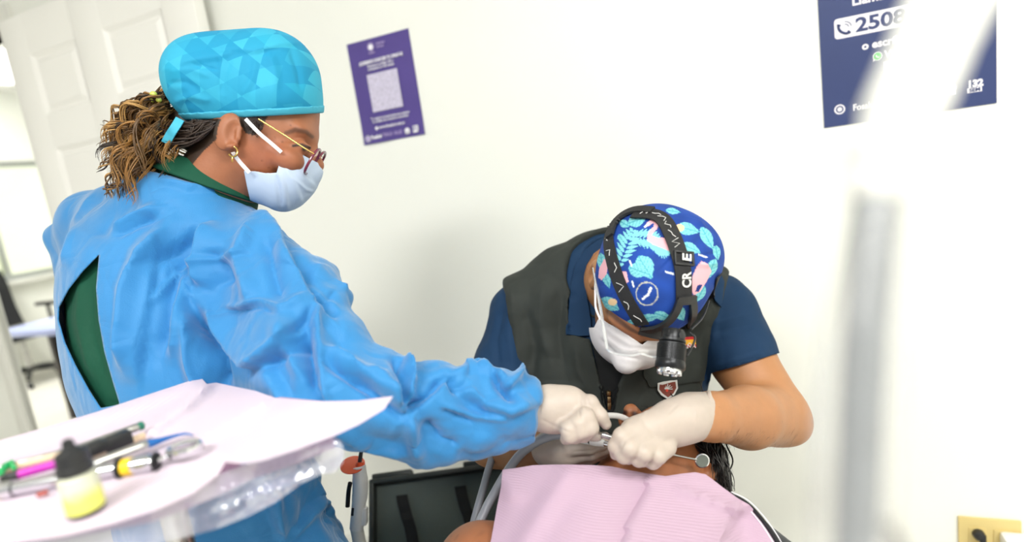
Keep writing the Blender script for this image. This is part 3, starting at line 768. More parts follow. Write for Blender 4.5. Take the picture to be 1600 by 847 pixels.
# ============================================================ woman in the blue gown
wbase = at_h(415, 1260, 0.0)
wb_ = C(385, 980, 0.88); wbase = np.array([wb_[0], wb_[1], 0.0])
W = thing('person', 'standing woman in a blue gown and turquoise cap reaching out with a gloved hand', 'person', wbase)
LAT = HOR(0.8 * RT - 0.6 * FW); FAC = HOR(0.6 * RT + 0.8 * FW)
# ---- gown
g = SDF(); fl = (FAC, 0.70)
tor = [(280, 385, 0.965, 0.145), (246, 475, 0.96, 0.176), (268, 560, 0.95, 0.190), (306, 640, 0.94, 0.188), (350, 790, 0.915, 0.192)]
P_ = [pt(a, b, c) for a, b, c, r in tor]; R_ = [t[3] for t in tor]
low = P_[-1].copy(); P_ += [np.array([low[0] + 0.005, low[1], 0.60]), np.array([low[0] + 0.01, low[1], 0.42])]; R_ += [0.215, 0.225]
g.chain(P_, R_, 0.03, fl)
g.chain([pt(300, 362, 0.95), pt(200, 344, 1.02), pt(145, 345, 1.07)], [0.066, 0.058, 0.052], 0.04)
g.chain([pt(150, 345, 1.07), pt(96, 371, 1.09), pt(122, 450, 1.10)], [0.050, 0.024, 0.03], 0.02); g.cone(pt(150, 360, 1.07), pt(140, 460, 1.08), 0.05, 0.05, 0.03)
g.chain([pt(330, 375, 0.93), pt(400, 412, 0.87), pt(450, 462, 0.83)], [0.064, 0.058, 0.062], 0.04)
g.chain([pt(455, 468, 0.83), pt(486, 535, 0.78), pt(520, 612, 0.75)], [0.064, 0.066, 0.070], 0.03)
g.chain([pt(520, 612, 0.75), pt(600, 634, 0.755), pt(655, 645, 0.765), pt(715, 648, 0.78), pt(775, 642, 0.79), pt(842, 646, 0.80)], [0.066, 0.062, 0.061, 0.053, 0.054, 0.041], 0.02)
g.ell(pt(520, 462, 0.80), (PX(38, 0.8), PX(30, 0.8), 0.04), (img(1, 0.5), img(-0.5, 1), FW), 0.015)
g.ell(pt(655, 690, 0.76), (PX(60, 0.76), PX(28, 0.76), 0.035), (img(1, -0.05), img(0.05, 1), FW), 0.02)
g.chain([pt(505, 440, 0.805), pt(541, 444, 0.80), pt(536, 484, 0.80)], [0.030, 0.010, 0.012], 0.008)
g.cone(pt(330, 520, 0.85), pt(400, 560, 0.82), 0.05, 0.035, 0.05)                     # cloth hanging under the arm
g.cone(pt(400, 545, 0.82), pt(470, 585, 0.78), 0.035, 0.05, 0.05)
g.plane(pt(838, 645, 0.80), img(1, -0.04, 0.05), 0.004)
g.ell(pt(314, 260, 0.945), (PX(88, 0.945), PX(42, 0.945), 0.085), (img(1, 0.27), img(-0.27, 1), FW), 0.006, 's')
g.plane(P_[-1], -ZZ, 0.004)
GF = [  # crisp folds, in picture pixels
 ('s', 26, 0.010, [(392, 316), (436, 368), (462, 420), (486, 470), (500, 482)]),
 ('r', 12, 0.007, [(500, 480), (490, 505), (494, 545), (500, 600), (515, 640)]),
 ('s', 30, -0.009, [(486, 482), (493, 540), (503, 600), (512, 660)]),
 ('r', 10, 0.003, [(478, 445), (505, 470), (530, 484)]), ('r', 10, -0.003, [(490, 470), (515, 488), (530, 494)]),
 ('r', 9, -0.002, [(500, 480), (515, 465), (525, 452)]),
 ('r', 26, 0.011, [(268, 352), (222, 400), (204, 455), (200, 520), (202, 580)]),
 ('s', 20, 0.006, [(246, 410), (236, 470), (226, 540), (222, 600)]),
 ('r', 8, 0.004, [(234, 476), (276, 426), (330, 406), (392, 396)]),
 ('r', 28, 0.010, [(330, 346), (322, 400), (318, 452)]), ('r', 22, -0.008, [(300, 372), (282, 420), (262, 480), (250, 560)]),
 ('r', 16, -0.0045, [(332, 346), (290, 380), (254, 412)]), ('r', 22, -0.007, [(332, 392), (348, 420), (356, 450)]), ('s', 26, 0.006, [(414, 568), (436, 600), (452, 630)]), ('r', 14, 0.005, [(172, 358), (210, 338), (250, 322)]), ('r', 12, -0.004, [(176, 368), (214, 350), (246, 340)]), ('r', 20, 0.006, [(440, 500), (446, 540), (470, 590)]), ('r', 18, -0.006, [(470, 520), (478, 560), (490, 610)]), ('r', 20, 0.007, [(290, 420), (276, 480), (270, 560)]), ('s', 34, 0.009, [(470, 500), (430, 548), (396, 574), (350, 536), (304, 474)]),
 ('r', 20, -0.012, [(306, 484), (336, 560), (352, 620)]), ('r', 24, 0.010, [(290, 490), (300, 560), (320, 640)]),
 ('r', 10, 0.005, [(396, 574), (440, 540), (486, 506)]), ('r', 9, -0.004, [(410, 580), (470, 540), (492, 520)]),
 ('r', 8, 0.004, [(360, 480), (410, 474), (440, 486), (482, 470)]), ('r', 8, -0.003, [(362, 488), (412, 482), (438, 494)]),
 ('r', 18, 0.006, [(392, 350), (372, 400), (392, 450), (400, 480)]), ('r', 20, -0.006, [(420, 380), (430, 430), (440, 470)]),
 ('r', 14, 0.007, [(500, 545), (560, 575), (610, 612), (640, 645)]), ('r', 12, -0.007, [(505, 565), (570, 605), (628, 652)]),
 ('r', 10, 0.006, [(575, 575), (600, 590), (622, 618)]),
 ('s', 22, 0.012, [(640, 556), (650, 590), (646, 620), (632, 650)]),
 ('r', 16, -0.012, [(616, 560), (632, 590), (632, 640)]),
 ('s', 18, -0.010, [(700, 590), (672, 618), (634, 650)]),
 ('r', 12, -0.009, [(702, 588), (712, 604), (726, 608)]),
 ('s', 24, 0.008, [(838, 634), (800, 650), (760, 640), (718, 612), (702, 592)]),
 ('r', 10, 0.007, [(712, 582), (760, 578), (790, 592)]), ('r', 9, -0.009, [(770, 580), (778, 605), (800, 630)]),
 ('r', 10, 0.008, [(786, 608), (806, 590), (822, 578)]),
 ('r', 9, 0.004, [(690, 632), (740, 650), (800, 656)]), ('r', 7, -0.003, [(690, 640), (740, 660)]),
 ('r', 16, 0.008, [(640, 650), (648, 690), (656, 716)]), ('r', 22, -0.006, [(660, 660), (690, 690), (720, 700)]),
 ('r', 14, 0.005, [(510, 660), (560, 690), (640, 712)]),
 ('r', 10, 0.004, [(250, 281), (300, 293), (350, 297), (394, 316)]),
 ('g', 20, -0.006, [(210, 300), (170, 330), (140, 370)]), ('r', 12, 0.004, [(150, 300), (120, 350), (100, 420)]),
 ('r', 18, 0.006, [(440, 640), (470, 720), (500, 800)]), ('r', 16, -0.006, [(470, 660), (500, 740), (520, 830)]),
 ('r', 14, 0.006, [(400, 720), (430, 780), (440, 847)]), ('s', 20, 0.006, [(545, 770), (500, 800), (455, 846)]),
]
SLIT = [(155, 396), (128, 424), (106, 452), (91, 480), (90, 500), (100, 535), (116, 570), (138, 610), (156, 638), (187, 632), (176, 596), (163, 550), (154, 500), (150, 450)]
GF = [(a, b, c * 2.4, d) for a, b, c, d in GF]
def gw(V):
    x, y, z = project(V); return np.clip((x - 330) / 200, 0.15, 1.0) + np.clip((y - 640) / 300, 0, 0.5)
gown = blob(g, 0.0034, 'gown', M_gown, W, GF, 2, crump=[(0.085, 0.024, gw, 5), (0.04, 0.008, gw, 9)], clip=[(SLIT, False, 'front')], solid=0.0015)
gown['label'] = 'thin blue isolation gown open at the back'
# ---- dark green top under the gown
s = SDF()
s.chain(P_[:5], [0.118, 0.158, 0.174, 0.170, 0.172], 0.03, fl)
s.chain([pt(320, 345, 0.95), pt(200, 345, 1.02), pt(150, 352, 1.07)], [0.05, 0.045, 0.036], 0.05)
s.chain([pt(320, 360, 0.94), pt(400, 412, 0.88), pt(450, 465, 0.84)], [0.048, 0.04, 0.036], 0.04)
s.plane(pt(350, 800, 0.915), img(0.15, 1), 0.004)
s.ell(pt(335, 268, 0.94), (0.09, 0.06, 0.07), (img(1, 0.3), img(-0.3, 1), FW), 0.01, 's')
blob(s, 0.007, 'shirt', M_green, W, [('r', 18, 0.008, [(132, 430), (128, 500), (150, 590)]), ('r', 10, -0.006, [(140, 440), (142, 520), (165, 600)])], 1)['label'] = 'dark green knit top'
# collar: a standing band wound round the neck
def collar(name, ctrs, rads, axw, lat, m, parent, th=0.004, gap=None, n=40):
    V = []; F = []; L = len(ctrs)
    for c, r in zip(ctrs, rads):
        for k in range(n):
            a = 2 * math.pi * k / n; V.append(np.asarray(c) + axw * r[0] * math.cos(a) + lat * r[1] * math.sin(a))
    for i in range(L - 1):
        for k in range(n):
            if gap and gap(k / n): continue
            F.append((i * n + k, i * n + (k + 1) % n, (i + 1) * n + (k + 1) % n, (i + 1) * n + k))
    o = mesh_obj(name, V, F, m, parent); sm_ = o.modifiers.new('thickness', 'SOLIDIFY'); sm_.thickness = th
    su = o.modifiers.new('soft', 'SUBSURF'); su.levels = 1; su.render_levels = 1
    return o
cx_ = img(1, 0.36); cl_ = np.cross(cx_, img(-0.36, 1)); 
collar('collar', [pt(322, 305, 0.945), pt(330, 285, 0.943), pt(338, 268, 0.942), pt(340, 262, 0.942), pt(336, 268, 0.942), pt(326, 292, 0.943)],
       [(0.083, 0.072), (0.078, 0.066), (0.069, 0.058), (0.066, 0.055), (0.072, 0.061), (0.088, 0.076)], cx_, cl_, M_green, W, 0.002)['label'] = 'dark green fold-over collar'

# ---- body: head, neck, trunk, legs
HF = img(0.906, 0.42, 0.30); HU = nrm(img(0.42, -0.906, 0) - HF * (img(0.42, -0.906, 0) @ HF)); HL = np.cross(HF, HU)   # HL: lateral
if HL @ FW < 0: HL = -HL                                # pointing away from the camera
hz_ = 0.93; q = lambda r: PX(r, hz_)
hd = SDF()
hd.ell(pt(396, 152, hz_), (q(101), q(84), q(78)), (HF, HU, HL), 0.02)
hd.ell(pt(424, 224, hz_), (q(66), q(80), q(62)), (HF, HU, HL), 0.02)
hd.cone(pt(392, 262, hz_), pt(440, 298, hz_), q(40), q(24), 0.02)
hd.ell(pt(470, 206, hz_), (q(24), q(16), q(46)), (HF, HU, HL), 0.012)
hd.cone(pt(484, 226, hz_), pt(494, 258, hz_), q(8), q(12), 0.012)
hd.ell(pt(448, 248, hz_ - 0.042), (q(26), q(20), q(20)), (HF, HU, HL), 0.012)          # cheek bone
hd.ell(pt(478, 230, hz_ - 0.052), (q(13), q(9), q(12)), (HF, HU, HL), 0.008, 's')      # eye socket
hd.ell(pt(468, 231, hz_ - 0.034), (q(12), q(12), q(12)), (HF, HU, HL), 0.003)          # eye
hd.cone(pt(456, 226, hz_ - 0.048), pt(484, 230, hz_ - 0.03), q(3.2), q(2.6), 0.006)    # upper lid
hd.chain([pt(372, 235, 0.932), pt(345, 280, 0.94), pt(318, 345, 0.955)], [q(54), q(54), q(66)], 0.025)
EZ = hz_ - 0.074
hd.ell(pt(356, 206, EZ), (q(19), q(28), q(7)), (img(1, 0.25, -0.25), img(-0.2, 1), FW), 0.006)
hd.ell(pt(364, 206, EZ - 0.006), (q(9), q(16), q(6)), (img(1, 0.25, -0.25), img(-0.2, 1), FW), 0.004, 's')
hd.ell(pt(362, 229, EZ + 0.001), (q(9), q(10), q(5)), None, 0.004)
hd.cone(pt(372, 204, EZ), pt(372, 216, EZ), q(3), q(3.5), 0.004)
Vh, Fh = hd.mesh(0.0019); Vh = smooth_mesh(Vh, Fh, 1)
bd = SDF()
bd.chain(P_[:6], [0.11, 0.13, 0.14, 0.14, 0.15, 0.13], 0.03, fl)
bd.cone(pt(318, 345, 0.955), pt(300, 400, 0.96), 0.06, 0.09, 0.03)
bd.chain([pt(400, 412, 0.87), pt(455, 468, 0.83), pt(520, 615, 0.75), pt(700, 648, 0.78), pt(850, 642, 0.80)], [0.045, 0.046, 0.036, 0.032, 0.024], 0.02)
bd.chain([pt(200, 350, 1.02), pt(160, 360, 1.07), pt(150, 430, 1.09), pt(190, 560, 1.14), pt(330, 600, 1.10)], [0.04, 0.034, 0.03, 0.03, 0.024], 0.02)
hip = P_[5]
for sg in (-1, 1):
    b0 = hip + LAT * 0.085 * sg; bd.chain([b0, np.array([b0[0], b0[1], 0.45]), np.array([b0[0], b0[1], 0.12]) - FAC * 0.02], [0.085, 0.055, 0.04], 0.02)
    an = np.array([b0[0], b0[1], 0.045]); bd.cone(an - FAC * 0.06, an + FAC * 0.14, 0.042, 0.036, 0.02)
Vb, Fb = bd.mesh(0.009); Vb = smooth_mesh(Vb, Fb, 1)
V, F = merge_sdf_meshes([(Vh, Fh), (Vb, Fb)])
def lin(r, g_, b): return np.array(srgb(r, g_, b)[:3])
def paint_w(V):
    x, y, z = project(V); c = np.tile(lin(156, 98, 66), (len(V), 1))
    def mixin(c, w, colr): return c * (1 - w[:, None]) + colr * w[:, None]
    rosy = np.exp(-(((x - 415) / 40) ** 2 + ((y - 245) / 30) ** 2)); c = mixin(c, 0.35 * rosy, lin(182, 104, 80))
    near = z < hz_ + 0.01
    # eyebrow
    d, s_, t_ = poly_dist(x, y, [(447, 208), (462, 203), (478, 206), (488, 214)]); c = mixin(c, near * np.clip(1.5 - d / (4.0 - 2 * np.abs(t_ - 0.4)), 0, 1) * 0.75, lin(70, 44, 30))
    # eye line, iris
    d, s_, t_ = poly_dist(x, y, [(458, 228), (472, 226), (484, 231)]); c = mixin(c, near * np.clip(1.4 - d / 2.2, 0, 1), lin(40, 24, 20))
    d = np.hypot((x - 475) / 1.0, y - 233); c = mixin(c, near * np.clip(1.5 - d / 3.6, 0, 1), lin(45, 28, 22))
    # hairline: nape and temple
    hair = inside(x, y, [(250, 180), (346, 186), (340, 200), (338, 218), (318, 236), (296, 262), (250, 262)]) | inside(x, y, [(372, 180), (420, 180), (410, 196), (398, 212), (384, 208), (376, 196)])
    c[hair & (y < 300)] = lin(52, 38, 28)
    for mx, my, mr in ((454, 196, 1.8), (441, 222, 2.0), (409, 251, 1.6), (430, 215, 1.3), (420, 262, 1.4)):
        c = mixin(c, np.clip(1.3 - np.hypot(x - mx, y - my) / mr, 0, 1) * 0.6, lin(86, 50, 34))
    return c
mesh_obj('body', V, F, M_skinW, W, True, col=paint_w(V))

# ---- cap with a tone-on-tone triangle print
def cap_mat(name):
    k = NT(name); b = k.b; b.inputs['Roughness'].default_value = 0.75; tc = k.n('ShaderNodeTexCoord')
    mp = k.n('ShaderNodeVectorRotate'); mp.rotation_type = 'AXIS_ANGLE'; mp.inputs['Axis'].default_value = (0, 0, 1); mp.inputs['Angle'].default_value = 0.0
    k.l(tc.outputs['Object'], mp.inputs['Vector'])
    acc = None
    for i, ang in enumerate((0.15, 1.2, 2.25)):
        d = np.cos(ang) * RT - np.sin(ang) * UP
        dp = k.n('ShaderNodeVectorMath', op='DOT_PRODUCT'); dp.inputs[1].default_value = tuple(d / 0.027); k.l(mp.outputs[0], dp.inputs[0])
        fl_ = k.n('ShaderNodeMath', op='FLOOR'); k.l(dp.outputs['Value'], fl_.inputs[0])
        mu = k.n('ShaderNodeMath', op='MULTIPLY_ADD'); mu.inputs[1].default_value = (1.37, 7.91, 23.3)[i]; k.l(fl_.outputs[0], mu.inputs[0])
        if acc: k.l(acc.outputs[0], mu.inputs[2])
        acc = mu
    wn = k.n('ShaderNodeTexWhiteNoise'); wn.noise_dimensions = '1D'; k.l(acc.outputs[0], wn.inputs['W'])
    rp = k.n('ShaderNodeValToRGB'); k.l(wn.outputs['Value'], rp.inputs[0])
    rp.color_ramp.elements[0].color = srgb(8, 142, 186); rp.color_ramp.elements[0].position = 0.25; rp.color_ramp.elements[1].color = srgb(22, 156, 194)
    e = rp.color_ramp.elements.new(0.85); e.color = srgb(54, 174, 206)
    k.l(rp.outputs[0], b.inputs['Base Color'])
    w1 = k.n('ShaderNodeTexNoise', Scale=16.0, Detail=3.0); k.l(tc.outputs['Object'], w1.inputs['Vector'])
    b1 = k.n('ShaderNodeBump', Strength=0.35, Distance=0.012); k.l(w1.outputs['Fac'], b1.inputs['Height']); k.l(b1.outputs[0], b.inputs['Normal'])
    return k.m
M_cap = cap_mat('turquoise_cap_cloth')
M_hem = fabric_mat('turquoise_binding', (74, 178, 206), 0.7, wr=0.1, mott=0.03)
def capshape(e=0.0):
    s = SDF()
    s.ell(pt(402, 140, hz_), (q(97) + e, q(88) + e, q(88) + e), (img(1, 0.05, 0.1), img(-0.05, 1), FW), 0.03)
    s.ell(pt(336, 134, hz_), (q(66) + e, q(72) + e, q(94) + e), (img(1, -0.35), img(0.35, 1), FW), 0.035)
    s.ell(pt(440, 112, hz_), (q(46) + e, q(48) + e, q(66) + e), (img(1, 0.2), img(-0.2, 1), FW), 0.03)
    s.ell(pt(440, 165, hz_), (q(56) + e, q(50) + e, q(82) + e), (img(1, 0), img(0, 1), FW), 0.02)
    return s
hemN = sight_plane((280, 186), (497, 174)); hemT = sight_plane((280, 177), (497, 165)); hemB = sight_plane((280, 189), (497, 177))
cs = capshape(); cs.plane(CAM, hemN, 0.002)
cap = blob(cs, 0.0024, 'scrub_cap', M_cap, W, [
    ('s', 16, 0.005, [(470, 74), (450, 76), (420, 78), (398, 84), (370, 80), (345, 92), (300, 98), (268, 108)]),
    ('r', 5, -0.003, [(396, 86), (420, 79), (440, 74), (468, 72)]), ('r', 4, -0.0025, [(340, 93), (338, 108), (300, 100)]),
    ('r', 12, 0.003, [(420, 84), (430, 110), (432, 140)]), ('r', 10, -0.003, [(360, 90), (350, 115), (345, 150)]),
    ('r', 10, 0.003, [(260, 112), (300, 108), (330, 120)]), ('r', 9, -0.003, [(262, 130), (290, 128), (310, 140)]), ('r', 10, 0.003, [(270, 160), (300, 150), (330, 158)]),
    ('r', 8, -0.003, [(455, 80), (466, 110), (470, 140)]), ('r', 8, 0.003, [(400, 90), (396, 120), (380, 150)]), ('r', 7, -0.002, [(330, 70), (345, 80), (370, 82)])], 1)
cap['label'] = 'turquoise surgical cap with faint triangle print'
hs = capshape(0.0016); hs.plane(CAM, hemB, 0.0008); hs.plane(CAM, -hemT, 0.0008)
blob(hs, 0.0022, 'hem', M_hem, cap, None, 1)
tb = crom([pt(282, 186, 0.868), pt(276, 196, 0.862), pt(268, 208, 0.862), pt(259, 224, 0.868)], 8)
MB().strap(tb, [img(0.9, 0.45)] * 8, [-FW] * 8, PX(14, 0.87), 0.0015).build('tie', M_hem, cap)
# ---- mask
mk = SDF()
mk.ell(pt(424, 226, hz_), (q(69), q(84), q(66)), (HF, HU, HL), 0.02)
mk.cone(pt(392, 264, hz_), pt(440, 298, hz_), q(46), q(32), 0.02)
mk.ell(pt(450, 270, hz_), (q(48), q(50), q(52)), (HF, HU, HL), 0.02)
mk.cone(pt(484, 240, hz_), pt(488, 266, hz_), q(8), q(14), 0.015)
MASK = [(439, 226), (462, 236), (482, 247), (500, 256), (510, 280), (500, 310), (470, 340), (405, 340), (392, 318), (386, 292), (381, 267), (398, 268), (416, 271), (432, 270), (436, 258)]
mask = blob(mk, 0.0018, 'face_mask', M_mask, W, [
    ('s', 7, 0.004, [(437, 262), (446, 290), (452, 328)]), ('s', 8, 0.004, [(446, 256), (464, 290), (474, 316)]), ('s', 8, 0.0035, [(441, 240), (470, 268), (496, 292)]),
    ('r', 6, -0.003, [(432, 272), (436, 300), (440, 326)]), ('r', 5, 0.002, [(455, 275), (478, 296), (490, 300)])], 1, clip=[(MASK, True, 'all')], solid=0.0012)
mask['label'] = 'pale blue pleated disposable face mask'
M_elastic = mat('white_elastic', (244, 240, 242), 0.7, noise_=(60, 0.02))
zc = hz_ - 0.07
def strapline(name, pts, w, m, par, nor=None, th=0.001):
    c = crom(pts, 10); T = np.gradient(c, axis=0); nn = [-FW if nor is None else nor] * 10
    return MB().strap(c, [nrm(np.cross(t, n)) for t, n in zip(T, nn)], nn, w, th).build(name, m, par)
strapline('ear_loop', [pt(384, 186, EZ - 0.012), pt(405, 208, hz_ - 0.082), pt(424, 224, hz_ - 0.076), pt(440, 238, hz_ - 0.068)], PX(5.5, 0.86), M_elastic, mask)
strapline('ear_loop', [pt(364, 238, EZ - 0.008), pt(374, 252, hz_ - 0.069), pt(390, 270, hz_ - 0.062)], PX(6, 0.86), M_elastic, mask)
bvm = None
M_stamp = mat('mask_stamp', (120, 196, 206), 0.7, noise_=(80, 0.08))
# ---- glasses
M_gold = mat('gold_metal', (214, 178, 104), 0.25, 1.0, noise_=(40, 0.03)); M_burg = mat('burgundy_acetate', (110, 24, 54), 0.25, noise_=(30, 0.08), coat=0.3)
gl = MB(); 
GF_ = img(0.86, 0.5, 0.24); GU = nrm(img(0.58, -0.81, 0.0) - GF_ * (img(0.58, -0.81, 0.0) @ GF_)); GL = np.cross(GF_, GU); GL = GL if GL @ FW > 0 else -GL
gctr = pt(493, 254, hz_ - 0.005)
lensm = glass('spectacle_lens', gloss=0.06)
eye = bpy.data.objects.new('eyeglasses', None)
rim_parent = None
for sg in (-1, 1):
    c = gctr + GL * 0.033 * sg
    ring = []
    for k in range(32):
        a = 2 * math.pi * k / 32; ca, sa = math.cos(a), math.sin(a)
        ring.append(c + GL * 0.027 * np.sign(ca) * abs(ca) ** 0.75 + GU * 0.0215 * np.sign(sa) * abs(sa) ** 0.75)
    rb = MB().tube(ring + [ring[0], ring[1]], 0.0021, 8, cap=False)
    if rim_parent is None:
        br = MB().tube(crom([gctr - GL * 0.008 + GU * 0.006, gctr + GU * 0.009 + GF_ * 0.002, gctr + GL * 0.008 + GU * 0.006], 8), 0.0015, 8)
        rim_parent = br.build('eyeglasses', M_burg, W); rim_parent['label'] = 'burgundy rimmed eyeglasses with thin gold temples'
    rb.build('rim', M_burg, rim_parent)
    MB().add([c + GF_ * 0.0006] + ring, [(0, 1 + k, 1 + (k + 1) % 32) for k in range(32)]).build('lens', lensm, rim_parent)
    hinge = c + GL * 0.027 * sg + GU * 0.012
    if sg < 0:
        far = pt(404, 186, EZ - 0.008)
        MB().tube(crom([hinge, hinge - GF_ * 0.012 + GL * 0.003 * sg, hinge * 0.45 + far * 0.55 + HL * 0.005 * sg, far], 14), 0.0012, 6).build('temple', M_gold, rim_parent)
    else:
        MB().tube(crom([hinge, hinge - GF_ * 0.012 + GL * 0.003, hinge - HF * 0.1 + HU * 0.004 + HL * 0.01], 10), 0.0012, 6).build('temple', M_gold, rim_parent)
# ---- earring
er = [pt(364 + 7 * math.cos(a), 237 + 8 * math.sin(a), EZ - 0.006 - 0.002 * math.sin(a)) for a in np.linspace(-2.3, 2.6, 16)]
ear = MB().tube(er, 0.0015, 8).build('earring', M_gold, W); MB().lathe(pt(363, 246, EZ - 0.008), img(0, 1), [(0, 0.001), (0.004, 0.0018), (0.007, 0.001)], 8).build('charm', M_gold, ear)
# ---- hair
def hair_mat(name):
    k = NT(name); k.b.inputs['Roughness'].default_value = 0.42; k.b.inputs['Specular IOR Level'].default_value = 0.5
    a = k.n('ShaderNodeVertexColor', layer_name='Col'); tc = k.n('ShaderNodeTexCoord'); nz = k.n('ShaderNodeTexNoise', Scale=90.0, Detail=3.0); k.l(tc.outputs['Object'], nz.inputs['Vector'])
    mr = k.n('ShaderNodeMapRange'); mr.inputs[3].default_value = 0.7; mr.inputs[4].default_value = 1.3; k.l(nz.outputs['Fac'], mr.inputs[0])
    vm = k.n('ShaderNodeVectorMath', op='SCALE'); k.l(a.outputs['Color'], vm.inputs[0]); k.l(mr.outputs[0], vm.inputs['Scale']); k.l(vm.outputs[0], k.b.inputs['Base Color'])
    return k.m
M_hair = hair_mat('hair_strands')
def strands(curves, name, parent, m=None):
    """curves: (points, radius0, colour). all strands of one head = one mesh"""
    Vs = []; Fs = []; Cs = []; n = 0; ns = 4
    for pts, r0, colr in curves:
        P = np.asarray(pts, float); L = len(P); T = np.gradient(P, axis=0); T /= np.linalg.norm(T, axis=1, keepdims=True)
        A = np.cross(T, FW); A /= np.maximum(np.linalg.norm(A, axis=1, keepdims=True), 1e-6); B = np.cross(T, A)
        rr = r0 * np.clip(np.minimum(np.linspace(0.5, 6, L), np.linspace(4, 0.15, L)), 0, 1)
        ang = np.arange(ns) * 2 * math.pi / ns
        ringp = P[:, None, :] + rr[:, None, None] * (np.cos(ang)[None, :, None] * A[:, None, :] + np.sin(ang)[None, :, None] * B[:, None, :])
        Vs.append(ringp.reshape(-1, 3))
        i = np.arange(L - 1)[:, None] * ns; k = np.arange(ns)[None, :]; k2 = (k + 1) % ns
        Fs.append(np.stack([i + k, i + k2, i + ns + k2, i + ns + k], -1).reshape(-1, 4) + n); n += L * ns
        Cs.append(np.tile(colr, (L * ns, 1)))
    return mesh_obj(name, np.vstack(Vs), np.vstack(Fs), m or M_hair, parent, True, col=np.vstack(Cs))
def curl(p0, p1, p2, amp, turns, ph, n=34):
    t = np.linspace(0, 1, n)[:, None]; base = (1 - t) ** 2 * p0 + 2 * t * (1 - t) * p1 + t * t * p2
    d = nrm(p2 - p0); a = nrm(np.cross(d, FW)); b = np.cross(d, a); env = np.clip(t * 2.5, 0, 1)
    ang = 2 * math.pi * turns * t + ph
    return base + env * amp * (np.cos(ang) * a + np.sin(ang) * b)
cv = []; rg = np.random.default_rng(3)
c_dk, c_md, c_lt, c_gd = lin(44, 30, 18), lin(96, 68, 36), lin(150, 108, 56), lin(188, 146, 86)
def hc():
    u = rg.random(); c = c_dk if u < 0.25 else c_md if u < 0.6 else c_lt if u < 0.88 else c_gd
    return c * rg.uniform(0.85, 1.15)
for i in range(230):        # clumps of curls
    p0 = pt(254 + rg.normal() * 7, 160 + rg.normal() * 9, 0.912 + rg.normal() * 0.010)
    u = rg.random(); ey = 172 + 150 * u ** 0.7; ex = 214 - 12 * math.sin((ey - 170) / 45) + rg.normal() * (26 if ey < 270 else 17)
    if i % 4 == 0: ex = 258 + rg.normal() * 20; ey = 215 + rg.random() * 52
    ex = max(ex, 163)
    zz = 0.90 + rg.normal() * 0.028; mx = (240 + ex) / 2 - 14 - rg.random() * 22; my = (160 + ey) / 2 - 18 + rg.normal() * 10
    am = rg.uniform(0.006, 0.014); tu = rg.uniform(1.0, 2.4); ph = rg.uniform(0, 6.3); base_c = hc()
    for j in range(5):
        p2 = pt(ex + rg.normal() * 2.2, ey + rg.normal() * 3, zz + rg.normal() * 0.002); p1 = pt(mx + rg.normal() * 1.5, my + rg.normal() * 1.5, zz - 0.004)
        cv.append((curl(p0 + rg.normal(size=3) * 0.002, p1, p2, am * rg.uniform(0.8, 1.2), tu * rg.uniform(0.93, 1.07), ph + rg.normal() * 0.12, 34), rg.uniform(0.0007, 0.0013), base_c * rg.uniform(0.75, 1.25)))
for a_, b_, c_ in (((205, 290), (160, 285), (165, 305)), ((200, 265), (150, 262), (178, 310)), ((225, 290), (185, 300), (190, 332)), ((240, 270), (255, 290), (240, 320)), ((248, 285), (256, 300), (258, 318)),
                   ((255, 150), (215, 140), (212, 165)), ((200, 235), (165, 250), (152, 268)), ((260, 200), (290, 230), (262, 275))):
    for j in range(4):
        cv.append((curl(pt(*a_, 0.895), pt(*b_, 0.885), pt(c_[0] + rg.normal() * 3, c_[1] + rg.normal() * 4, 0.895), 0.003, 1.5, rg.uniform(0, 6), 24), 0.0014, hc()))
for i in range(120):        # hair drawn back below the cap
    sx = rg.uniform(300, 345); p0 = pt(sx, 186 + (sx - 300) * 0.1, 0.862 + rg.uniform(0, 0.02)); yy = rg.uniform(205, 250)
    p2 = pt(268 + rg.normal() * 10, 190 + (yy - 205) * 0.9, 0.885 + rg.normal() * 0.01); p1 = pt(300, yy - 10, 0.866)
    cv.append((curl(p0, p1, p2, 0.002, 1.0, rg.uniform(0, 6), 18), 0.0013, lin(50, 38, 30) * rg.uniform(0.7, 1.4)))
for i in range(26):         # fine temple hair
    p0 = pt(rg.uniform(376, 412), 184, 0.858); p2 = pt(rg.uniform(384, 405), rg.uniform(196, 216), 0.86)
    cv.append((curl(p0, pt(rg.uniform(372, 420), 200, 0.852), p2, 0.002, 0.8, rg.uniform(0, 6), 14), 0.0006, lin(46, 32, 26)))
hm = SDF(); hm.ell(pt(232, 210, 0.922), (PX(30, 0.92), PX(44, 0.92), 0.026), (img(1, -0.3), img(0.3, 1), FW), 0.02); hm.ell(pt(220, 255, 0.918), (PX(26, 0.915), PX(32, 0.915), 0.022), None, 0.02)
hm.cone(pt(240, 190, 0.925), pt(300, 196, 0.935), 0.02, 0.026, 0.02)
hm.ell(pt(312, 200, 0.94), (PX(36, 0.93), PX(26, 0.93), 0.05), None, 0.02)
Vm, Fm = hm.mesh(0.004)
hair = strands(cv, 'hair', W); hair['label'] = 'curly light brown ponytail'
mesh_obj('hair_mass', Vm, Fm, M_hair, hair, True, col=np.tile(lin(58, 42, 26), (len(Vm), 1)))
M_bead = mat('yellow_bead', (206, 214, 90), 0.15, noise_=(30, 0.05), coat=0.5)
for bx, by, br_ in ((240, 148, 5.5), (248, 156, 4.5), (236, 158, 4)):
    V, F = SDF().ell(pt(bx, by, 0.885), (PX(br_, 0.885),) * 3).mesh(0.001); mesh_obj('bead', V, F, M_bead, hair)
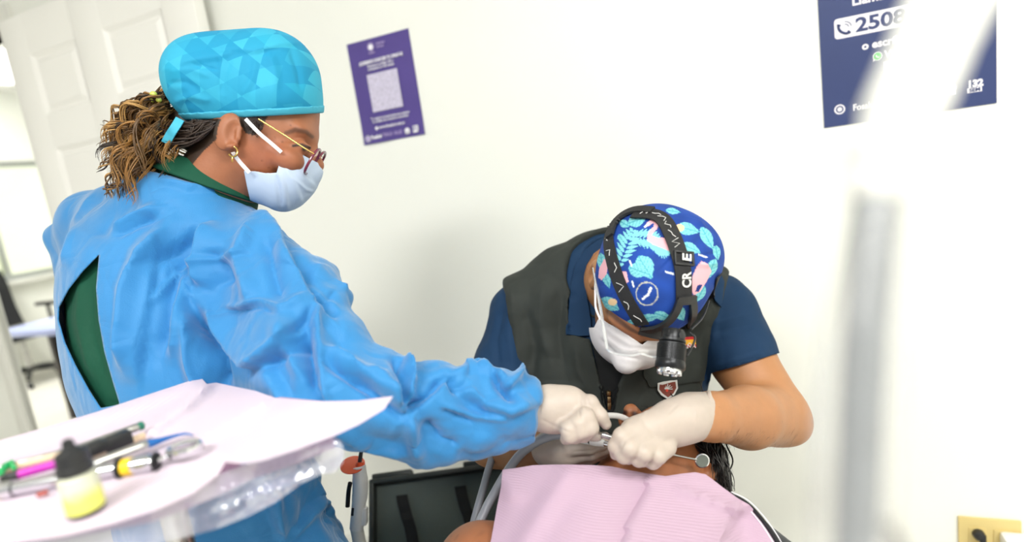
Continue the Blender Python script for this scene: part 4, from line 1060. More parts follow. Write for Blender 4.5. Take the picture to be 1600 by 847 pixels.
# ---- gloved right hand
z0 = 0.80; h_ = SDF()
def K(sd, pts, rad, k=0.006): sd.chain([pt(*p) for p in pts], [PX(r, p[2]) for r, p in zip(rad, pts)], k)
K(h_, [(825, 640, 0.80), (850, 638, 0.80)], [33, 34], 0.012)
h_.ell(pt(872, 640, 0.797), (PX(40, z0), PX(37, z0), 0.024), (img(1, 0.12), img(-0.12, 1), FW), 0.015)
h_.ell(pt(892, 632, 0.792), (PX(26, z0), PX(27, z0), 0.021), (img(1, 0.4), img(-0.4, 1), FW), 0.012)
K(h_, [(893, 624, 0.798), (922, 630, 0.778), (938, 650, 0.774), (947, 663, 0.776)], [12, 12.5, 11, 8.5], 0.005)           # index
K(h_, [(890, 640, 0.800), (916, 652, 0.760), (922, 668, 0.758), (913, 682, 0.772)], [12, 13.5, 13, 10], 0.005)              # middle
K(h_, [(880, 650, 0.802), (904, 662, 0.756), (907, 674, 0.755), (899, 685, 0.770)], [12, 12, 11.5, 9], 0.005)              # ring
K(h_, [(868, 655, 0.804), (889, 671, 0.758), (891, 680, 0.758), (884, 686, 0.772)], [12, 12.5, 12, 9], 0.005)             # little
K(h_, [(880, 650, 0.81), (910, 672, 0.805), (926, 679, 0.795), (934, 682, 0.79)], [16, 11, 9, 7.5])                # thumb
glove = blob(h_, 0.0014, 'glove', M_glove, W, [('r', 5, 0.0012, [(905, 612), (912, 640)]), ('r', 4, -0.001, [(845, 655), (870, 668), (890, 676)]), ('r', 3, -0.0012, [(904, 640), (908, 660)]), ('r', 3, 0.001, [(850, 620), (846, 650)]), ('r', 3, -0.001, [(917, 622), (922, 636)])], 1)
glove['label'] = 'white latex glove'
# ============================================================ dentist bending over the patient
from mathutils.bvhtree import BVHTree
def bvh_of(objs):
    dg = bpy.context.evaluated_depsgraph_get(); Vs = []; Fs = []; n = 0
    for o in objs:
        off = Vector(o['_o']); Vs += [v.co + off for v in o.data.vertices]; Fs += [tuple(i + n for i in p.vertices) for p in o.data.polygons]; n = len(Vs)
    return BVHTree.FromPolygons(Vs, Fs)
HCTR = (1027, 420)
def hit(bv, px, py, off=0.0, ctr=None):
    d = Vector(ray(px, py)).normalized(); l, nn, i, dist = bv.ray_cast(Vector(CAM), d)
    if l is None:                       # just past the rim: carry the nearest depth outwards
        if ctr is None: return None
        for k in range(1, 40):
            u = k / 40.0; h = hit(bv, px + (ctr[0] - px) * u, py + (ctr[1] - py) * u)
            if h is not None:
                z = float((h[0] - CAM) @ FW); o_ = nrm(C(px, py, z) - C(ctr[0], ctr[1], z)); return C(px, py, z) + o_ * off, nrm(h[1] + o_)
        return None
    nn = np.array(nn); nn = nn if nn @ np.array(d) < 0 else -nn
    return np.array(l) + nn * off, nn
def ribbon_on(bv, pts, wpx, th, off=0.001, n=24, closed=False):
    """strap lying on a surface along a picture polyline"""
    c = crom(pts, n); P = []; N = []
    for x, y in c:
        h = hit(bv, x, y, off, HCTR)
        if h is None: continue
        P.append(h[0]); N.append(h[1])
    P = np.array(P); N = np.array(N)
    for _ in range(3):
        P[1:-1] = (P[:-2] + 2 * P[1:-1] + P[2:]) / 4; N[1:-1] = (N[:-2] + 2 * N[1:-1] + N[2:]) / 4
    N /= np.linalg.norm(N, axis=1, keepdims=True); T = np.gradient(P, axis=0)
    Wd = np.cross(T, N); Wd /= np.linalg.norm(Wd, axis=1, keepdims=True); z = (P - CAM) @ FW
    return MB().strap(P, Wd, N, PX(wpx, float(z.mean())), th), P, Wd, N
def decal(bv, poly, off, th, name, m, parent, step=5.0):
    """thin patch sewn or printed onto a surface"""
    def fn(x, y):
        h = hit(bv, x, y, off)
        return h[0] if h is not None else C(x, y, 0.95)
    return sheet(poly, step, fn, th, m, name, parent)

M_navy = fabric_mat('navy_polo', (18, 50, 82), 0.8, dots=0.2, wr=0.25, mott=0.06, dot_scale=1300, wscale=9)
M_vest = fabric_mat('vest_twill', (46, 50, 47), 0.75, dots=0.15, wr=0.3, mott=0.05, dot_scale=1500, wscale=8)
M_vdark = fabric_mat('vest_lining', (20, 22, 24), 0.85, wr=0.2, mott=0.05)
M_skinM = mat('skin_dentist', (206, 150, 112), 0.5, noise_=(50, 0.05), bump=(220, 0.12), attr=True, sss=0.12)
M_strap = mat('black_webbing', (30, 30, 32), 0.75, noise_=(200, 0.15), bump=(900, 0.3))
M_blk2 = mat('black_nylon', (34, 35, 37), 0.42, noise_=(60, 0.06))
M_blkal = mat('black_anodised', (44, 45, 47), 0.32, 0.7, noise_=(80, 0.05))
M_chrome = mat('chrome', (225, 226, 230), 0.12, 1.0, noise_=(40, 0.02))

dz = C(960, 700, 1.05); dbase = np.array([dz[0], dz[1] + 0.12, 0.0])
Dn = thing('person', 'seated dentist in dark vest and navy polo bending forward with a headlamp', 'person', dbase)
hf = img(-0.28, 0.75, -0.55); hu = img(0.12, -0.62, -0.77); hu = nrm(hu - hf * (hu @ hf)); hl = np.cross(hf, hu); hl = hl if hl @ RT > 0 else -hl
hcn = pt(1020, 428, 0.885)
def HP(a, b, c): return hcn + hf * a + hu * b + hl * c
hd = SDF()
hd.ell(hcn, (0.094, 0.086, 0.077), (hf, hu, hl), 0.02)
hd.ell(HP(0.038, -0.062, 0), (0.062, 0.085, 0.066), (hf, hu, hl), 0.02)
hd.cone(HP(0.03, -0.105, 0), HP(0.072, -0.128, 0), 0.04, 0.024, 0.02)
hd.ell(HP(0.084, -0.022, 0), (0.018, 0.012, 0.048), (hf, hu, hl), 0.012)                 # brow
hd.cone(HP(0.094, -0.036, 0), HP(0.116, -0.072, 0), 0.008, 0.014, 0.012)                 # nose
for sg in (-1, 1):
    hd.ell(HP(0.094, -0.042, 0.034 * sg), (0.014, 0.010, 0.016), (hf, hu, hl), 0.008, 's')
    hd.ell(HP(0.076, -0.042, 0.033 * sg), (0.012, 0.012, 0.012), (hf, hu, hl), 0.003)
    hd.ell(HP(0.0, -0.045, 0.082 * sg), (0.02, 0.032, 0.009), (hf, hu, nrm(hl + hf * 0.3 * sg)), 0.006)
    hd.ell(HP(0.004, -0.045, 0.09 * sg), (0.010, 0.018, 0.007), (hf, hu, hl), 0.004, 's')
hd.chain([HP(-0.02, -0.08, 0), pt(972, 440, 1.03), pt(965, 470, 1.10)], [0.06, 0.062, 0.075], 0.03)
Vh, Fh = hd.mesh(0.0022); Vh = smooth_mesh(Vh, Fh, 1)
bd = SDF(); LATd = HOR(RT); FACd = HOR(-FW)
torp = [pt(962, 500, 1.13), pt(958, 600, 1.10), pt(955, 720, 1.10)]
hipd = np.array([dbase[0], dbase[1] + 0.02, 0.56])
bd.chain([torp[0], torp[1], torp[2], hipd], [0.15, 0.15, 0.15, 0.15], 0.03, (FACd, 0.65))
SHL, SHR = pt(1120, 488, 1.09), pt(822, 492, 1.11)
armL = [SHL, pt(1158, 560, 1.05), pt(1212, 648, 0.985), pt(1168, 652, 0.90), pt(1112, 651, 0.825), pt(1080, 655, 0.80)]
bd.chain(armL, [0.064, 0.056, 0.051, 0.0475, 0.0335, 0.03], 0.012)
bd.ell(pt(1236, 662, 0.99), (0.030, 0.036, 0.032), None, 0.02)
armR = [SHR, pt(795, 580, 1.09), pt(770, 690, 1.0), pt(830, 704, 0.93), pt(872, 703, 0.88)]
bd.chain(armR, [0.062, 0.055, 0.042, 0.040, 0.025], 0.012)
bd.cone(pt(965, 470, 1.10), torp[0], 0.075, 0.10, 0.03)
for sg in (-1, 1):                                      # seated legs, knees apart either side of the chair head
    k0 = hipd + LATd * 0.10 * sg; kn_ = k0 + LATd * 0.16 * sg + FACd * 0.34 - ZZ * 0.04; an = np.array([kn_[0], kn_[1], 0.09]) - FACd * 0.06
    bd.chain([k0, kn_, an], [0.085, 0.06, 0.042], 0.02); bd.cone(an - ZZ * 0.045 - FACd * 0.05, an - ZZ * 0.05 + FACd * 0.14, 0.042, 0.036, 0.02)
Vb, Fb = bd.mesh(0.0045); Vb = smooth_mesh(Vb, Fb, 2)
V, F = merge_sdf_meshes([(Vh, Fh), (Vb, Fb)])
def paint_d(V):
    x, y, z = project(V); c = np.tile(lin(176, 124, 82), (len(V), 1))
    def mixin(c, w, colr): return c * (1 - w[:, None]) + colr * w[:, None]
    face = z < 0.96
    c = mixin(c, face * np.exp(-(((x - 985) / 60) ** 2 + ((y - 520) / 40) ** 2)) * 0.7, lin(146, 88, 62))
    d, s_, t_ = poly_dist(x, y, [(952, 486), (966, 500), (984, 514), (1000, 522), (1006, 524)]); c = mixin(c, face * np.clip(1.5 - d / (5.5 - 3.5 * t_), 0, 1) * 0.8, lin(52, 34, 28))
    d, s_, t_ = poly_dist(x, y, [(930, 455), (928, 480), (924, 505)]); c = mixin(c, face * np.clip(1.3 - d / 9, 0, 1) * 0.65, lin(74, 54, 44))
    tr = (np.hypot((V - hipd)[:, 0], (V - hipd)[:, 1]) < 0.9) & (V[:, 2] < 0.72) & (z > 0.6) & (y > 760)
    c[tr] = lin(32, 36, 46); c[tr & (V[:, 2] < 0.09)] = lin(25, 25, 25)
    dens = np.exp(-(((x - 1190) / 70) ** 2 + ((y - 665) / 40) ** 2)); c = mixin(c, 0.22 * dens, lin(150, 100, 72))
    return c
mesh_obj('body', V, F, M_skinM, Dn, True, col=paint_d(V))
# arm hair
rg = np.random.default_rng(11); ah = []
bvb = bvh_of([bpy.data.objects[o.name] for o in Dn.children if o.name.startswith('body')])
for i in range(420):
    x = rg.uniform(1125, 1250); y = rg.uniform(622, 696); h = hit(bvb, x, y)
    if h is None: continue
    p, n_ = h; d = nrm(img(-0.7 + rg.normal() * 0.3, 0.7 + rg.normal() * 0.3) - n_ * 0.2); L = rg.uniform(0.005, 0.011)
    ah.append((np.array([p, p + d * L * 0.5 + n_ * 0.001, p + d * L + n_ * 0.0008]), 0.00011, lin(96, 66, 48)))
strands(ah, 'arm_hair', Dn)

# ---- polo shirt: body, sleeves
def torso_shirt(e):
    s = SDF()
    s.chain([torp[0], torp[1], torp[2], np.array([hipd[0], hipd[1], 0.62])], [0.172 + e, 0.168 + e, 0.168 + e, 0.170 + e], 0.03, (FACd, 0.66))
    s.chain([pt(960, 462, 1.13), pt(880, 470, 1.12), SHR], [0.080 + e, 0.072 + e, 0.062 + e], 0.04)
    s.chain([pt(970, 462, 1.12), pt(1060, 470, 1.10), SHL], [0.080 + e, 0.072 + e, 0.062 + e], 0.04)
    return s
sh = torso_shirt(0.0)
sh.chain([SHL, pt(1136, 520, 1.075), pt(1156, 560, 1.05), pt(1172, 592, 1.035)], [0.070, 0.066, 0.063, 0.060], 0.02)
sh.chain([SHR, pt(795, 580, 1.09), pt(780, 660, 1.03)], [0.068, 0.066, 0.058], 0.02)
sh.ell(pt(965, 418, 1.05), (0.062, 0.07, 0.075), None, 0.01, 's')
HEML = [(1040, 340), (1230, 340), (1230, 548), (1203, 556), (1160, 570), (1111, 583), (1100, 640), (1060, 900), (600, 900), (600, 340)]
shirt = blob(sh, 0.0042, 'polo_shirt', M_navy, Dn, [('r', 10, 0.004, [(1110, 505), (1150, 495), (1170, 490)]), ('r', 9, -0.004, [(1115, 520), (1155, 512), (1180, 508)]), ('r', 5, 0.003, [(1111, 574), (1160, 560), (1200, 547)]),
    ('r', 12, 0.005, [(800, 470), (795, 520), (805, 580)]), ('r', 10, -0.005, [(785, 480), (775, 530), (780, 580)]), ('r', 10, 0.004, [(1130, 440), (1120, 480), (1112, 540)])], 2, clip=[(HEML, True, 'all')], solid=0.002, crump=[(0.05, 0.006, None, 4)])
shirt['label'] = 'navy polo shirt with short sleeves'
# ---- vest
vs = torso_shirt(0.012); vs.chain([SHR, pt(812, 560, 1.11), pt(820, 620, 1.11)], [0.078, 0.074, 0.07], 0.02); vs.chain([SHL, pt(1112, 560, 1.09)], [0.076, 0.068], 0.02)
pl_ = lambda a, b, left: (lambda n: n if (n @ RT < 0) == left else -n)(nrm(np.cross(ray(*a), ray(*b))))
vs.plane(CAM, pl_((786, 438), (806, 600), True), 0.004); vs.plane(CAM, pl_((1138, 425), (1096, 612), False), 0.004)
vs.ell(pt(960, 415, 1.03), (0.085, 0.10, 0.09), (img(1, 0.2), img(-0.2, 1), FW), 0.008, 's')
VN = [(915, 400), (886, 470), (888, 522), (922, 530), (928, 560), (938, 600), (946, 640), (958, 640), (966, 600), (985, 560), (1010, 500), (1040, 420), (980, 380)]
vest = blob(vs, 0.0042, 'vest', M_vest, Dn, [
    ('s', 6, 0.004, [(838, 600), (870, 598), (925, 606)]), ('r', 22, 0.008, [(850, 440), (845, 500), (858, 560)]), ('r', 18, -0.008, [(880, 450), (872, 520), (880, 580)]), ('r', 12, -0.006, [(822, 480), (835, 540), (830, 590)]), ('r', 10, 0.005, [(900, 540), (904, 580), (920, 610)]),
    ('r', 5, 0.004, [(796, 440), (806, 520), (814, 596)]), ('s', 6, 0.004, [(1100, 592), (1050, 600), (1012, 604)]), ('r', 5, 0.003, [(1006, 560), (1004, 605)]), ('r', 14, 0.006, [(1105, 470), (1092, 540), (1090, 590)]), ('r', 12, -0.005, [(1075, 480), (1068, 560)]),
    ('r', 4, 0.004, [(930, 540), (940, 590), (948, 650)]), ('r', 4, 0.004, [(985, 570), (968, 610), (960, 660)])], 2, clip=[(VN, False, 'front')], solid=0.003, crump=[(0.06, 0.008, None, 8)])
vest['label'] = 'dark grey sleeveless work vest'
bvv = bvh_of([vest, shirt])
# collar of the polo
def cz(x, y):
    h = hit(bvv, x, y, 0.010); base = h[0] if h is not None else C(x, y, 1.03)
    zz = (base - CAM) @ FW; u = min(1.0, max(0.0, (y - 372) / 140)); tgt = 1.03 * (1 - u) + min(zz, 1.02) * u
    return C(x, y, min(zz, tgt))
COLL = [(946, 370), (930, 378), (912, 392), (900, 412), (893, 440), (889, 480), (886, 522), (905, 525), (924, 524), (923, 500), (918, 470), (914, 440), (916, 415), (928, 396), (944, 384)]
sheet(COLL, 7, cz, 0.004, M_navy, 'collar', shirt)['label'] = 'navy turned-down collar'
COLR = [(1100, 400), (1118, 410), (1132, 440), (1128, 480), (1118, 470), (1108, 440)]
sheet(COLR, 7, cz, 0.004, M_navy, 'collar', shirt)
# inner dark placket
decal(bvv, [(924, 530), (984, 560), (966, 600), (957, 650), (947, 650), (938, 600)], 0.003, 0.002, 'placket', M_vdark, vest)
# flap, badge, flag, zip
decal(bvv, [(1004, 572), (1080, 566), (1100, 570), (1098, 594), (1050, 601), (1014, 604), (1006, 590)], 0.003, 0.003, 'pocket_flap', M_vest, vest)
M_red = mat('flag_red', (196, 32, 36), 0.7, noise_=(200, 0.08)); M_yel = mat('flag_yellow', (236, 176, 40), 0.7, noise_=(200, 0.08))
fl0 = [(1066, 527.5), (1086, 525.5)]
for i, (y0, y1, m) in enumerate(((526, 530.5, M_red), (530.5, 538.5, M_yel), (538.5, 543, M_red))):
    decal(bvv, [(1066, y0 + 1), (1086, y0 - 1), (1086.5, y1 - 1), (1066.5, y1 + 1)], 0.004, 0.001, 'flag_patch', m, vest, 4.0)
hh = hit(bvv, 1060, 546, 0.005)
text('lettering', 'ESPAÑA', mat('thread_white', (214, 214, 210), 0.7, noise_=(100, 0.05)), vest, C(1053, 545.5, float((hh[0] - CAM) @ FW)), img(1, -0.06), img(0, -1), 0.0105, bold=0.02, fit=PX(34, 1.0))
SHD = [(1025, 598), (1055, 594), (1056, 606), (1051, 616), (1041, 623), (1031, 617), (1025, 608)]
decal(bvv, SHD, 0.006, 0.001, 'badge', mat('badge_grey', (196, 196, 192), 0.6, noise_=(150, 0.05)), vest, 4.0)
SHI = [(1028, 600), (1052, 596.5), (1053, 606), (1049, 614), (1041, 620), (1033, 614), (1028, 608)]
decal(bvv, SHI, 0.0066, 0.0008, 'badge_field', mat('badge_brown', (112, 52, 40), 0.6, noise_=(150, 0.1)), vest, 4.0)
ey = MB(); hh = hit(bvv, 1041, 607, 0.0075); zb = float((hh[0] - CAM) @ FW)
for ang in range(-20, 210, 30):
    a = math.radians(ang); ey.tube([C(1041, 608, zb), C(1041 + 8 * math.cos(a), 606 - 6 * math.sin(a), zb), C(1041 + 10 * math.cos(a + 0.2), 607 - 7 * math.sin(a + 0.2), zb)], 0.0007, 5)
ey.build('badge_eagle', MATS['badge_grey'], vest); V, F = SDF().ell(C(1042, 610, zb), (0.0025, 0.003, 0.001), (RT, UP, FW)).mesh(0.0006); mesh_obj('badge_heart', V, F, mat('badge_red', (206, 60, 44), 0.6, noise_=(100, 0.05)), vest)
zz_ = float((hit(bvv, 951, 625, 0.006)[0] - CAM) @ FW)
M_brass = mat('old_brass', (190, 160, 120), 0.3, 1.0, noise_=(60, 0.06))
zp = MB(); zp.box(C(951.5, 625, zz_), (RT, UP, FW), (PX(2.6, zz_), PX(5, zz_), 0.002), 0.001); zp.box(C(952, 636, zz_), (RT, UP, FW), (PX(2.8, zz_), PX(7, zz_), 0.0012), 0.001); 
zp.lathe(C(951, 616, zz_), UP, [(-0.004, 0.0025), (0, 0.0045), (0.005, 0.004), (0.007, 0.001)], 12); zp.build('zip_pull', M_brass, vest)

# ---- flowered scrub cap: print painted as colour on the cloth
cs = SDF()
cs.ell(HP(-0.002, 0.002, 0), (0.099, 0.092, 0.0875), (hf, hu, hl), 0.02)
cs.ell(HP(-0.05, 0.0, 0.004), (0.06, 0.075, 0.080), (hf, hu, hl), 0.03)
cs.ell(HP(-0.035, 0.02, 0.042), (0.05, 0.05, 0.05), (hf, hu, hl), 0.03)
CAPP = [(880, 300), (1160, 300), (1160, 445), (1120, 452), (1104, 486), (1088, 508), (1056, 521), (1014, 516), (988, 508), (962, 494), (945, 480), (936, 460), (930, 430), (926, 405), (880, 400)]
def leaf(cx, cy, L, w, ang, n=18):
    a = math.radians(ang); P = []
    for t in np.linspace(0, 1, n): P.append((t - 0.5, math.sin(math.pi * t ** 0.8) * 0.5))
    P = P + [(x, -y) for x, y in P[::-1]]
    return [(cx + L * x * math.cos(a) - w * y * math.sin(a), cy + L * x * math.sin(a) + w * y * math.cos(a)) for x, y in P]
def paint_cap(V, F):
    x, y, z = project(V); n = len(V)
    nz = np.sin(V[:, 0] * 90 + 3 * np.sin(V[:, 2] * 70)) * np.sin(V[:, 1] * 80 + 2 * np.sin(V[:, 0] * 60))
    c = np.tile(lin(26, 66, 150), (n, 1)) * (1 + 0.16 * nz[:, None])
    teal = lin(124, 200, 206); teal2 = lin(82, 172, 190); pink = lin(232, 176, 186); pale = lin(226, 238, 244); dk = lin(20, 46, 120)
    def fill(P, colr, vein=None):
        m = inside(x, y, P); c[m] = colr
        if vein is not None:
            ax, ay, ang = vein; a = math.radians(ang)
            u = (x - ax) * math.cos(a) + (y - ay) * math.sin(a); v = -(x - ax) * math.sin(a) + (y - ay) * math.cos(a)
            k = m & ((np.abs(v) < 0.8) | (np.abs(((u + np.abs(v) * 0.8) % 6) - 3) > 2.55)); c[k] = teal2 * 0.92
    for cx, cy, L, w, an in ((996, 344, 32, 20, -20), (1008, 418, 42, 30, 60), (998, 423, 34, 22, 20), (1075, 358, 38, 20, 15), (1080, 388, 34, 16, 25), (953, 476, 34, 22, 30), (1008, 498, 60, 14, -12), (1062, 490, 26, 20, 60), (1105, 372, 40, 18, 62), (940, 410, 30, 14, 85), (1112, 420, 34, 16, 110), (1094, 460, 30, 14, 120), (966, 505, 30, 12, 15), (1036, 494, 30, 14, 20), (948, 438, 28, 12, 70), (976, 350, 18, 12, 30), (1120, 395, 24, 12, 80), (1052, 330, 24, 10, 10), (970, 372, 14, 10, 60)):
        fill(leaf(cx, cy, L, w, an), teal, (cx, cy, an))
    for cx, cy, L, an in ((978, 388, 56, -68), (1005, 372, 44, 8), (1030, 384, 34, 20)):        # feathered palm leaves
        a = math.radians(an)
        for k in range(9):
            t = -0.5 + k / 8.0; bx, by = cx + L * t * math.cos(a), cy + L * t * math.sin(a); ll = 20 * (1 - (2 * t) ** 2 * 0.6)
            for sg in (-1, 1):
                b = a + sg * 1.0; fill(leaf(bx + math.cos(b) * ll / 2, by + math.sin(b) * ll / 2, ll, 5.5, math.degrees(b), 8), teal)
    # wading birds in pink
    fill([(1012, 366), (1030, 372), (1046, 370), (1052, 384), (1050, 394), (1036, 388), (1020, 382), (1012, 376)], pink)
    d, s_, t_ = poly_dist(x, y, [(1014, 374), (1016, 364), (1024, 356), (1026, 349), (1020, 345), (1013, 350)]); c[d < 3.2] = pink
    d, s_, t_ = poly_dist(x, y, [(1013, 350), (1008, 354)]); c[d < 1.8] = pale
    fill([(1096, 408), (1106, 412), (1112, 424), (1104, 440), (1094, 456), (1084, 462), (1080, 450), (1082, 432), (1088, 418)], pink); fill([(1090, 446), (1098, 444), (1092, 456), (1086, 456)], dk)
    fill([(936, 420), (944, 404), (950, 408), (948, 428), (940, 438), (935, 434)], pink)
    fill([(972, 424), (979, 424), (982, 440), (976, 446), (971, 438)], pink)
    for cx, cy in ((1062, 356), (957, 472)): c[np.hypot(x - cx, (y - cy) * 1.2) < 7] = lin(240, 206, 160)
    r = np.hypot((x - 1011), (y - 459) * 0.95); c[np.abs(r - 17) < 0.9] = lin(180, 184, 170)
    d, s_, t_ = poly_dist(x, y, [(1005, 467), (1013, 460), (1017, 450)]); c[d < 1.8] = pale
    for P in ([(1040, 425), (1052, 428)], [(984, 408), (987, 415)], [(1092, 398), (1104, 402)], [(990, 448), (988, 440)], [(1070, 420), (1074, 428)], [(1000, 328), (1020, 334), (1030, 330)]):
        d, s_, t_ = poly_dist(x, y, P); c[d < 1.3] = pale
    return c
M_cap2 = fabric_mat('flowered_cotton', (30, 70, 160), 0.75, dots=0.08, wr=0.22, mott=0.03, dot_scale=1800, attr=True, wscale=20)
cap2 = blob(cs, 0.00145, 'scrub_cap', M_cap2, Dn, [('r', 6, -0.003, [(1120, 395), (1105, 398), (1090, 402)]), ('r', 7, 0.003, [(1122, 410), (1104, 414), (1085, 412)]), ('r', 6, -0.003, [(1085, 350), (1100, 372), (1112, 390)]), ('r', 8, 0.003, [(1092, 345), (1110, 372)]), ('r', 5, -0.002, [(1030, 425), (1050, 402), (1060, 398)])], 1, paint=paint_cap, clip=[(CAPP, True, 'all')], solid=0.0015)
cap2['label'] = 'blue cap printed with teal leaves and pink birds'
bvc = bvh_of([cap2, bpy.data.objects[[o.name for o in Dn.children if o.name.startswith('body')][0]]])

# ---- headlamp
st1, P1, W1_, N1 = ribbon_on(bvc, [(1004, 506), (990, 484), (972, 450), (960, 415), (953, 385), (953, 362), (966, 344)], 23, 0.002, 0.0015)
HLp = st1.build('headlamp', M_strap, Dn); HLp['label'] = 'black headlamp with elastic straps and flashlight'
top, P2, W2, N2 = ribbon_on(bvc, [(992, 336), (1016, 337), (1036, 345), (1050, 372), (1060, 400), (1066, 430), (1066, 468)], 27, 0.002, 0.003, 26)
top.build('top_strap', M_strap, HLp)
bandb, *_ = ribbon_on(bvc, [(956, 372), (962, 352), (976, 338), (996, 331), (1020, 333)], 16, 0.004, 0.003, 16); bandb.build('rear_strap', M_strap, HLp)
sb2, *_ = ribbon_on(bvc, [(1080, 506), (1094, 492), (1106, 474), (1114, 452), (1121, 430)], 16, 0.002, 0.002, 14); sb2.build('side_strap', M_strap, HLp)
M_wht = mat('strap_print', (214, 214, 212), 0.7, noise_=(100, 0.05))
bv_s = bvc
rgz = np.random.default_rng(5)
def zigs(P, Wd, N, rows, name):
    mb = MB()
    for i in rows:
        if i >= len(P) - 1: continue
        p, w, n_ = P[i], Wd[i], N[i]; t = nrm(P[min(i + 1, len(P) - 1)] - P[max(i - 1, 0)]); a0 = p + n_ * 0.0026
        pts = [a0 + w * rgz.uniform(-0.006, 0.006) + t * (k - 1.5) * 0.0045 for k in range(4)]
        MB().tube(pts, 0.0006, 4).build(name, M_wht, HLp)
zigs(P1, W1_, N1, [2, 5, 8, 11, 14, 17, 20], 'strap_print'); zigs(P2, W2, N2, [3, 6, 8, 10, 12, 14], 'strap_print')
# letters on the front strap
def on_strap(s, px, py, py2, size, fitw, off):
    h = hit(bvc, px, py, off); h2 = hit(bvc, px, py2, off); n_ = hit(bvc, px - 6, (py + py2) / 2)[1]; d = nrm(h2[0] - h[0]); l_ = np.cross(n_, d)
    text('lettering', s, M_wht, HLp, h[0], d, l_, size, bold=0.03, fit=fitw)
on_strap('CR', 1075, 448, 426, 0.019, 0.022, 0.0062); on_strap('E', 1074, 411, 400, 0.019, 0.010, 0.0085)
# adjusters
h = hit(bvc, 1066, 405, 0.005); bx_ = MB(); c = h[0]; e1 = nrm(img(1, 0.02) - h[1] * (img(1, 0.02) @ h[1])); e2 = np.cross(h[1], e1)
for sx, sy, lx, ly in ((0, 1, 0.0148, 0.0016), (0, -1, 0.0148, 0.0016), (1, 0, 0.0016, 0.0095), (-1, 0, 0.0016, 0.0095)):
    bx_.box(c + e1 * sx * 0.0135 + e2 * sy * 0.0088, (e1, e2, h[1]), (lx, ly, 0.0022), 0.0008)
bx_.build('buckle', M_blk2, HLp)
h = hit(bvc, 962, 352, 0.004, HCTR); bx_ = MB(); c = h[0]; e1 = nrm(img(0.6, -0.8) - h[1] * (img(0.6, -0.8) @ h[1])); e2 = np.cross(h[1], e1)
for k in range(4): bx_.box(c + e1 * (k - 1.5) * 0.005, (e1, e2, h[1]), (0.0012, 0.011, 0.0025), 0.0008)
bx_.build('buckle', M_blk2, HLp)
# forehead bracket
br = MB()
for pts, w in (([(1004, 512), (1024, 510), (1042, 500), (1054, 484), (1060, 466)], 12), ([(1078, 466), (1080, 484), (1076, 502), (1070, 516)], 11), ([(1000, 512), (1022, 519), (1046, 522), (1072, 517)], 14), ([(1056, 468), (1068, 467), (1082, 466)], 14)):
    r_, *_ = ribbon_on(bvc, pts, w, 0.005, 0.003, 14); br.add(r_.V, r_.F)
br.build('bracket', M_blk2, HLp)
# flashlight
la, lb = pt(1052, 516, 0.772), pt(1045, 592, 0.752); ax_ = nrm(lb - la); R0 = PX(22.5, 0.76)
prof = [(0, R0 * 0.72), (0.002, R0 * 0.78), (0.012, R0 * 0.78), (0.013, R0 * 0.92), (0.0165, R0 * 0.92), (0.0175, R0 * 0.86), (0.02, R0)]
x = 0.0215
while x < 0.042: prof += [(x, R0), (x + 0.0004, R0 * 0.965), (x + 0.001, R0 * 0.965), (x + 0.0014, R0)]; x += 0.0021
prof += [(0.043, R0), (0.0445, R0 * 1.03), (0.051, R0 * 1.03), (0.0535, R0 * 0.92)]
fl_b = MB().lathe(la, ax_, prof, 40).build('flashlight', M_blkal, HLp)
bz = MB(); nb = 8; e1 = nrm(np.cross(ax_, FW)); e2 = np.cross(ax_, e1)
bz.lathe(la + ax_ * 0.0535, ax_, [(0, R0 * 0.80), (0.003, R0 * 0.80), (0.0032, R0 * 0.62), (0.001, R0 * 0.55)], 32)
for k in range(nb):
    a = 2 * math.pi * k / nb; d = e1 * math.cos(a) + e2 * math.sin(a); t_ = -e1 * math.sin(a) + e2 * math.cos(a)
    bz.box(la + ax_ * 0.0578 + d * R0 * 0.72, (d, t_, ax_), (R0 * 0.09, R0 * 0.19, 0.0022), 0.0006)
bz.build('bezel', M_chrome, HLp)
sw = nrm(-FW - ax_ * (-FW @ ax_) + 0.55 * e1 * (1 if e1 @ RT > 0 else -1)); 
MB().lathe(la + ax_ * 0.0085 + sw * R0 * 0.6, sw, [(0, 0.006), (R0 * 0.28, 0.006), (R0 * 0.32, 0.0045), (R0 * 0.33, 0.001)], 20).build('switch', M_blk2, HLp)
cl = MB(); cl.box(la + ax_ * 0.006, (RT, UP, FW), (R0 * 0.5, 0.008, 0.012), 0.003); cl.build('lamp_mount', M_blk2, HLp)
MB().tube(crom([pt(1078, 520, 0.80), pt(1086, 528, 0.795), pt(1080, 545, 0.785), pt(1073, 556, 0.775)], 12), 0.0016, 8).build('lead', M_blk2, HLp)
MB().tube(crom([pt(1080, 515, 0.80), pt(1098, 496, 0.84), pt(1108, 470, 0.88)], 12), 0.0014, 8).build('lead', M_blk2, HLp)

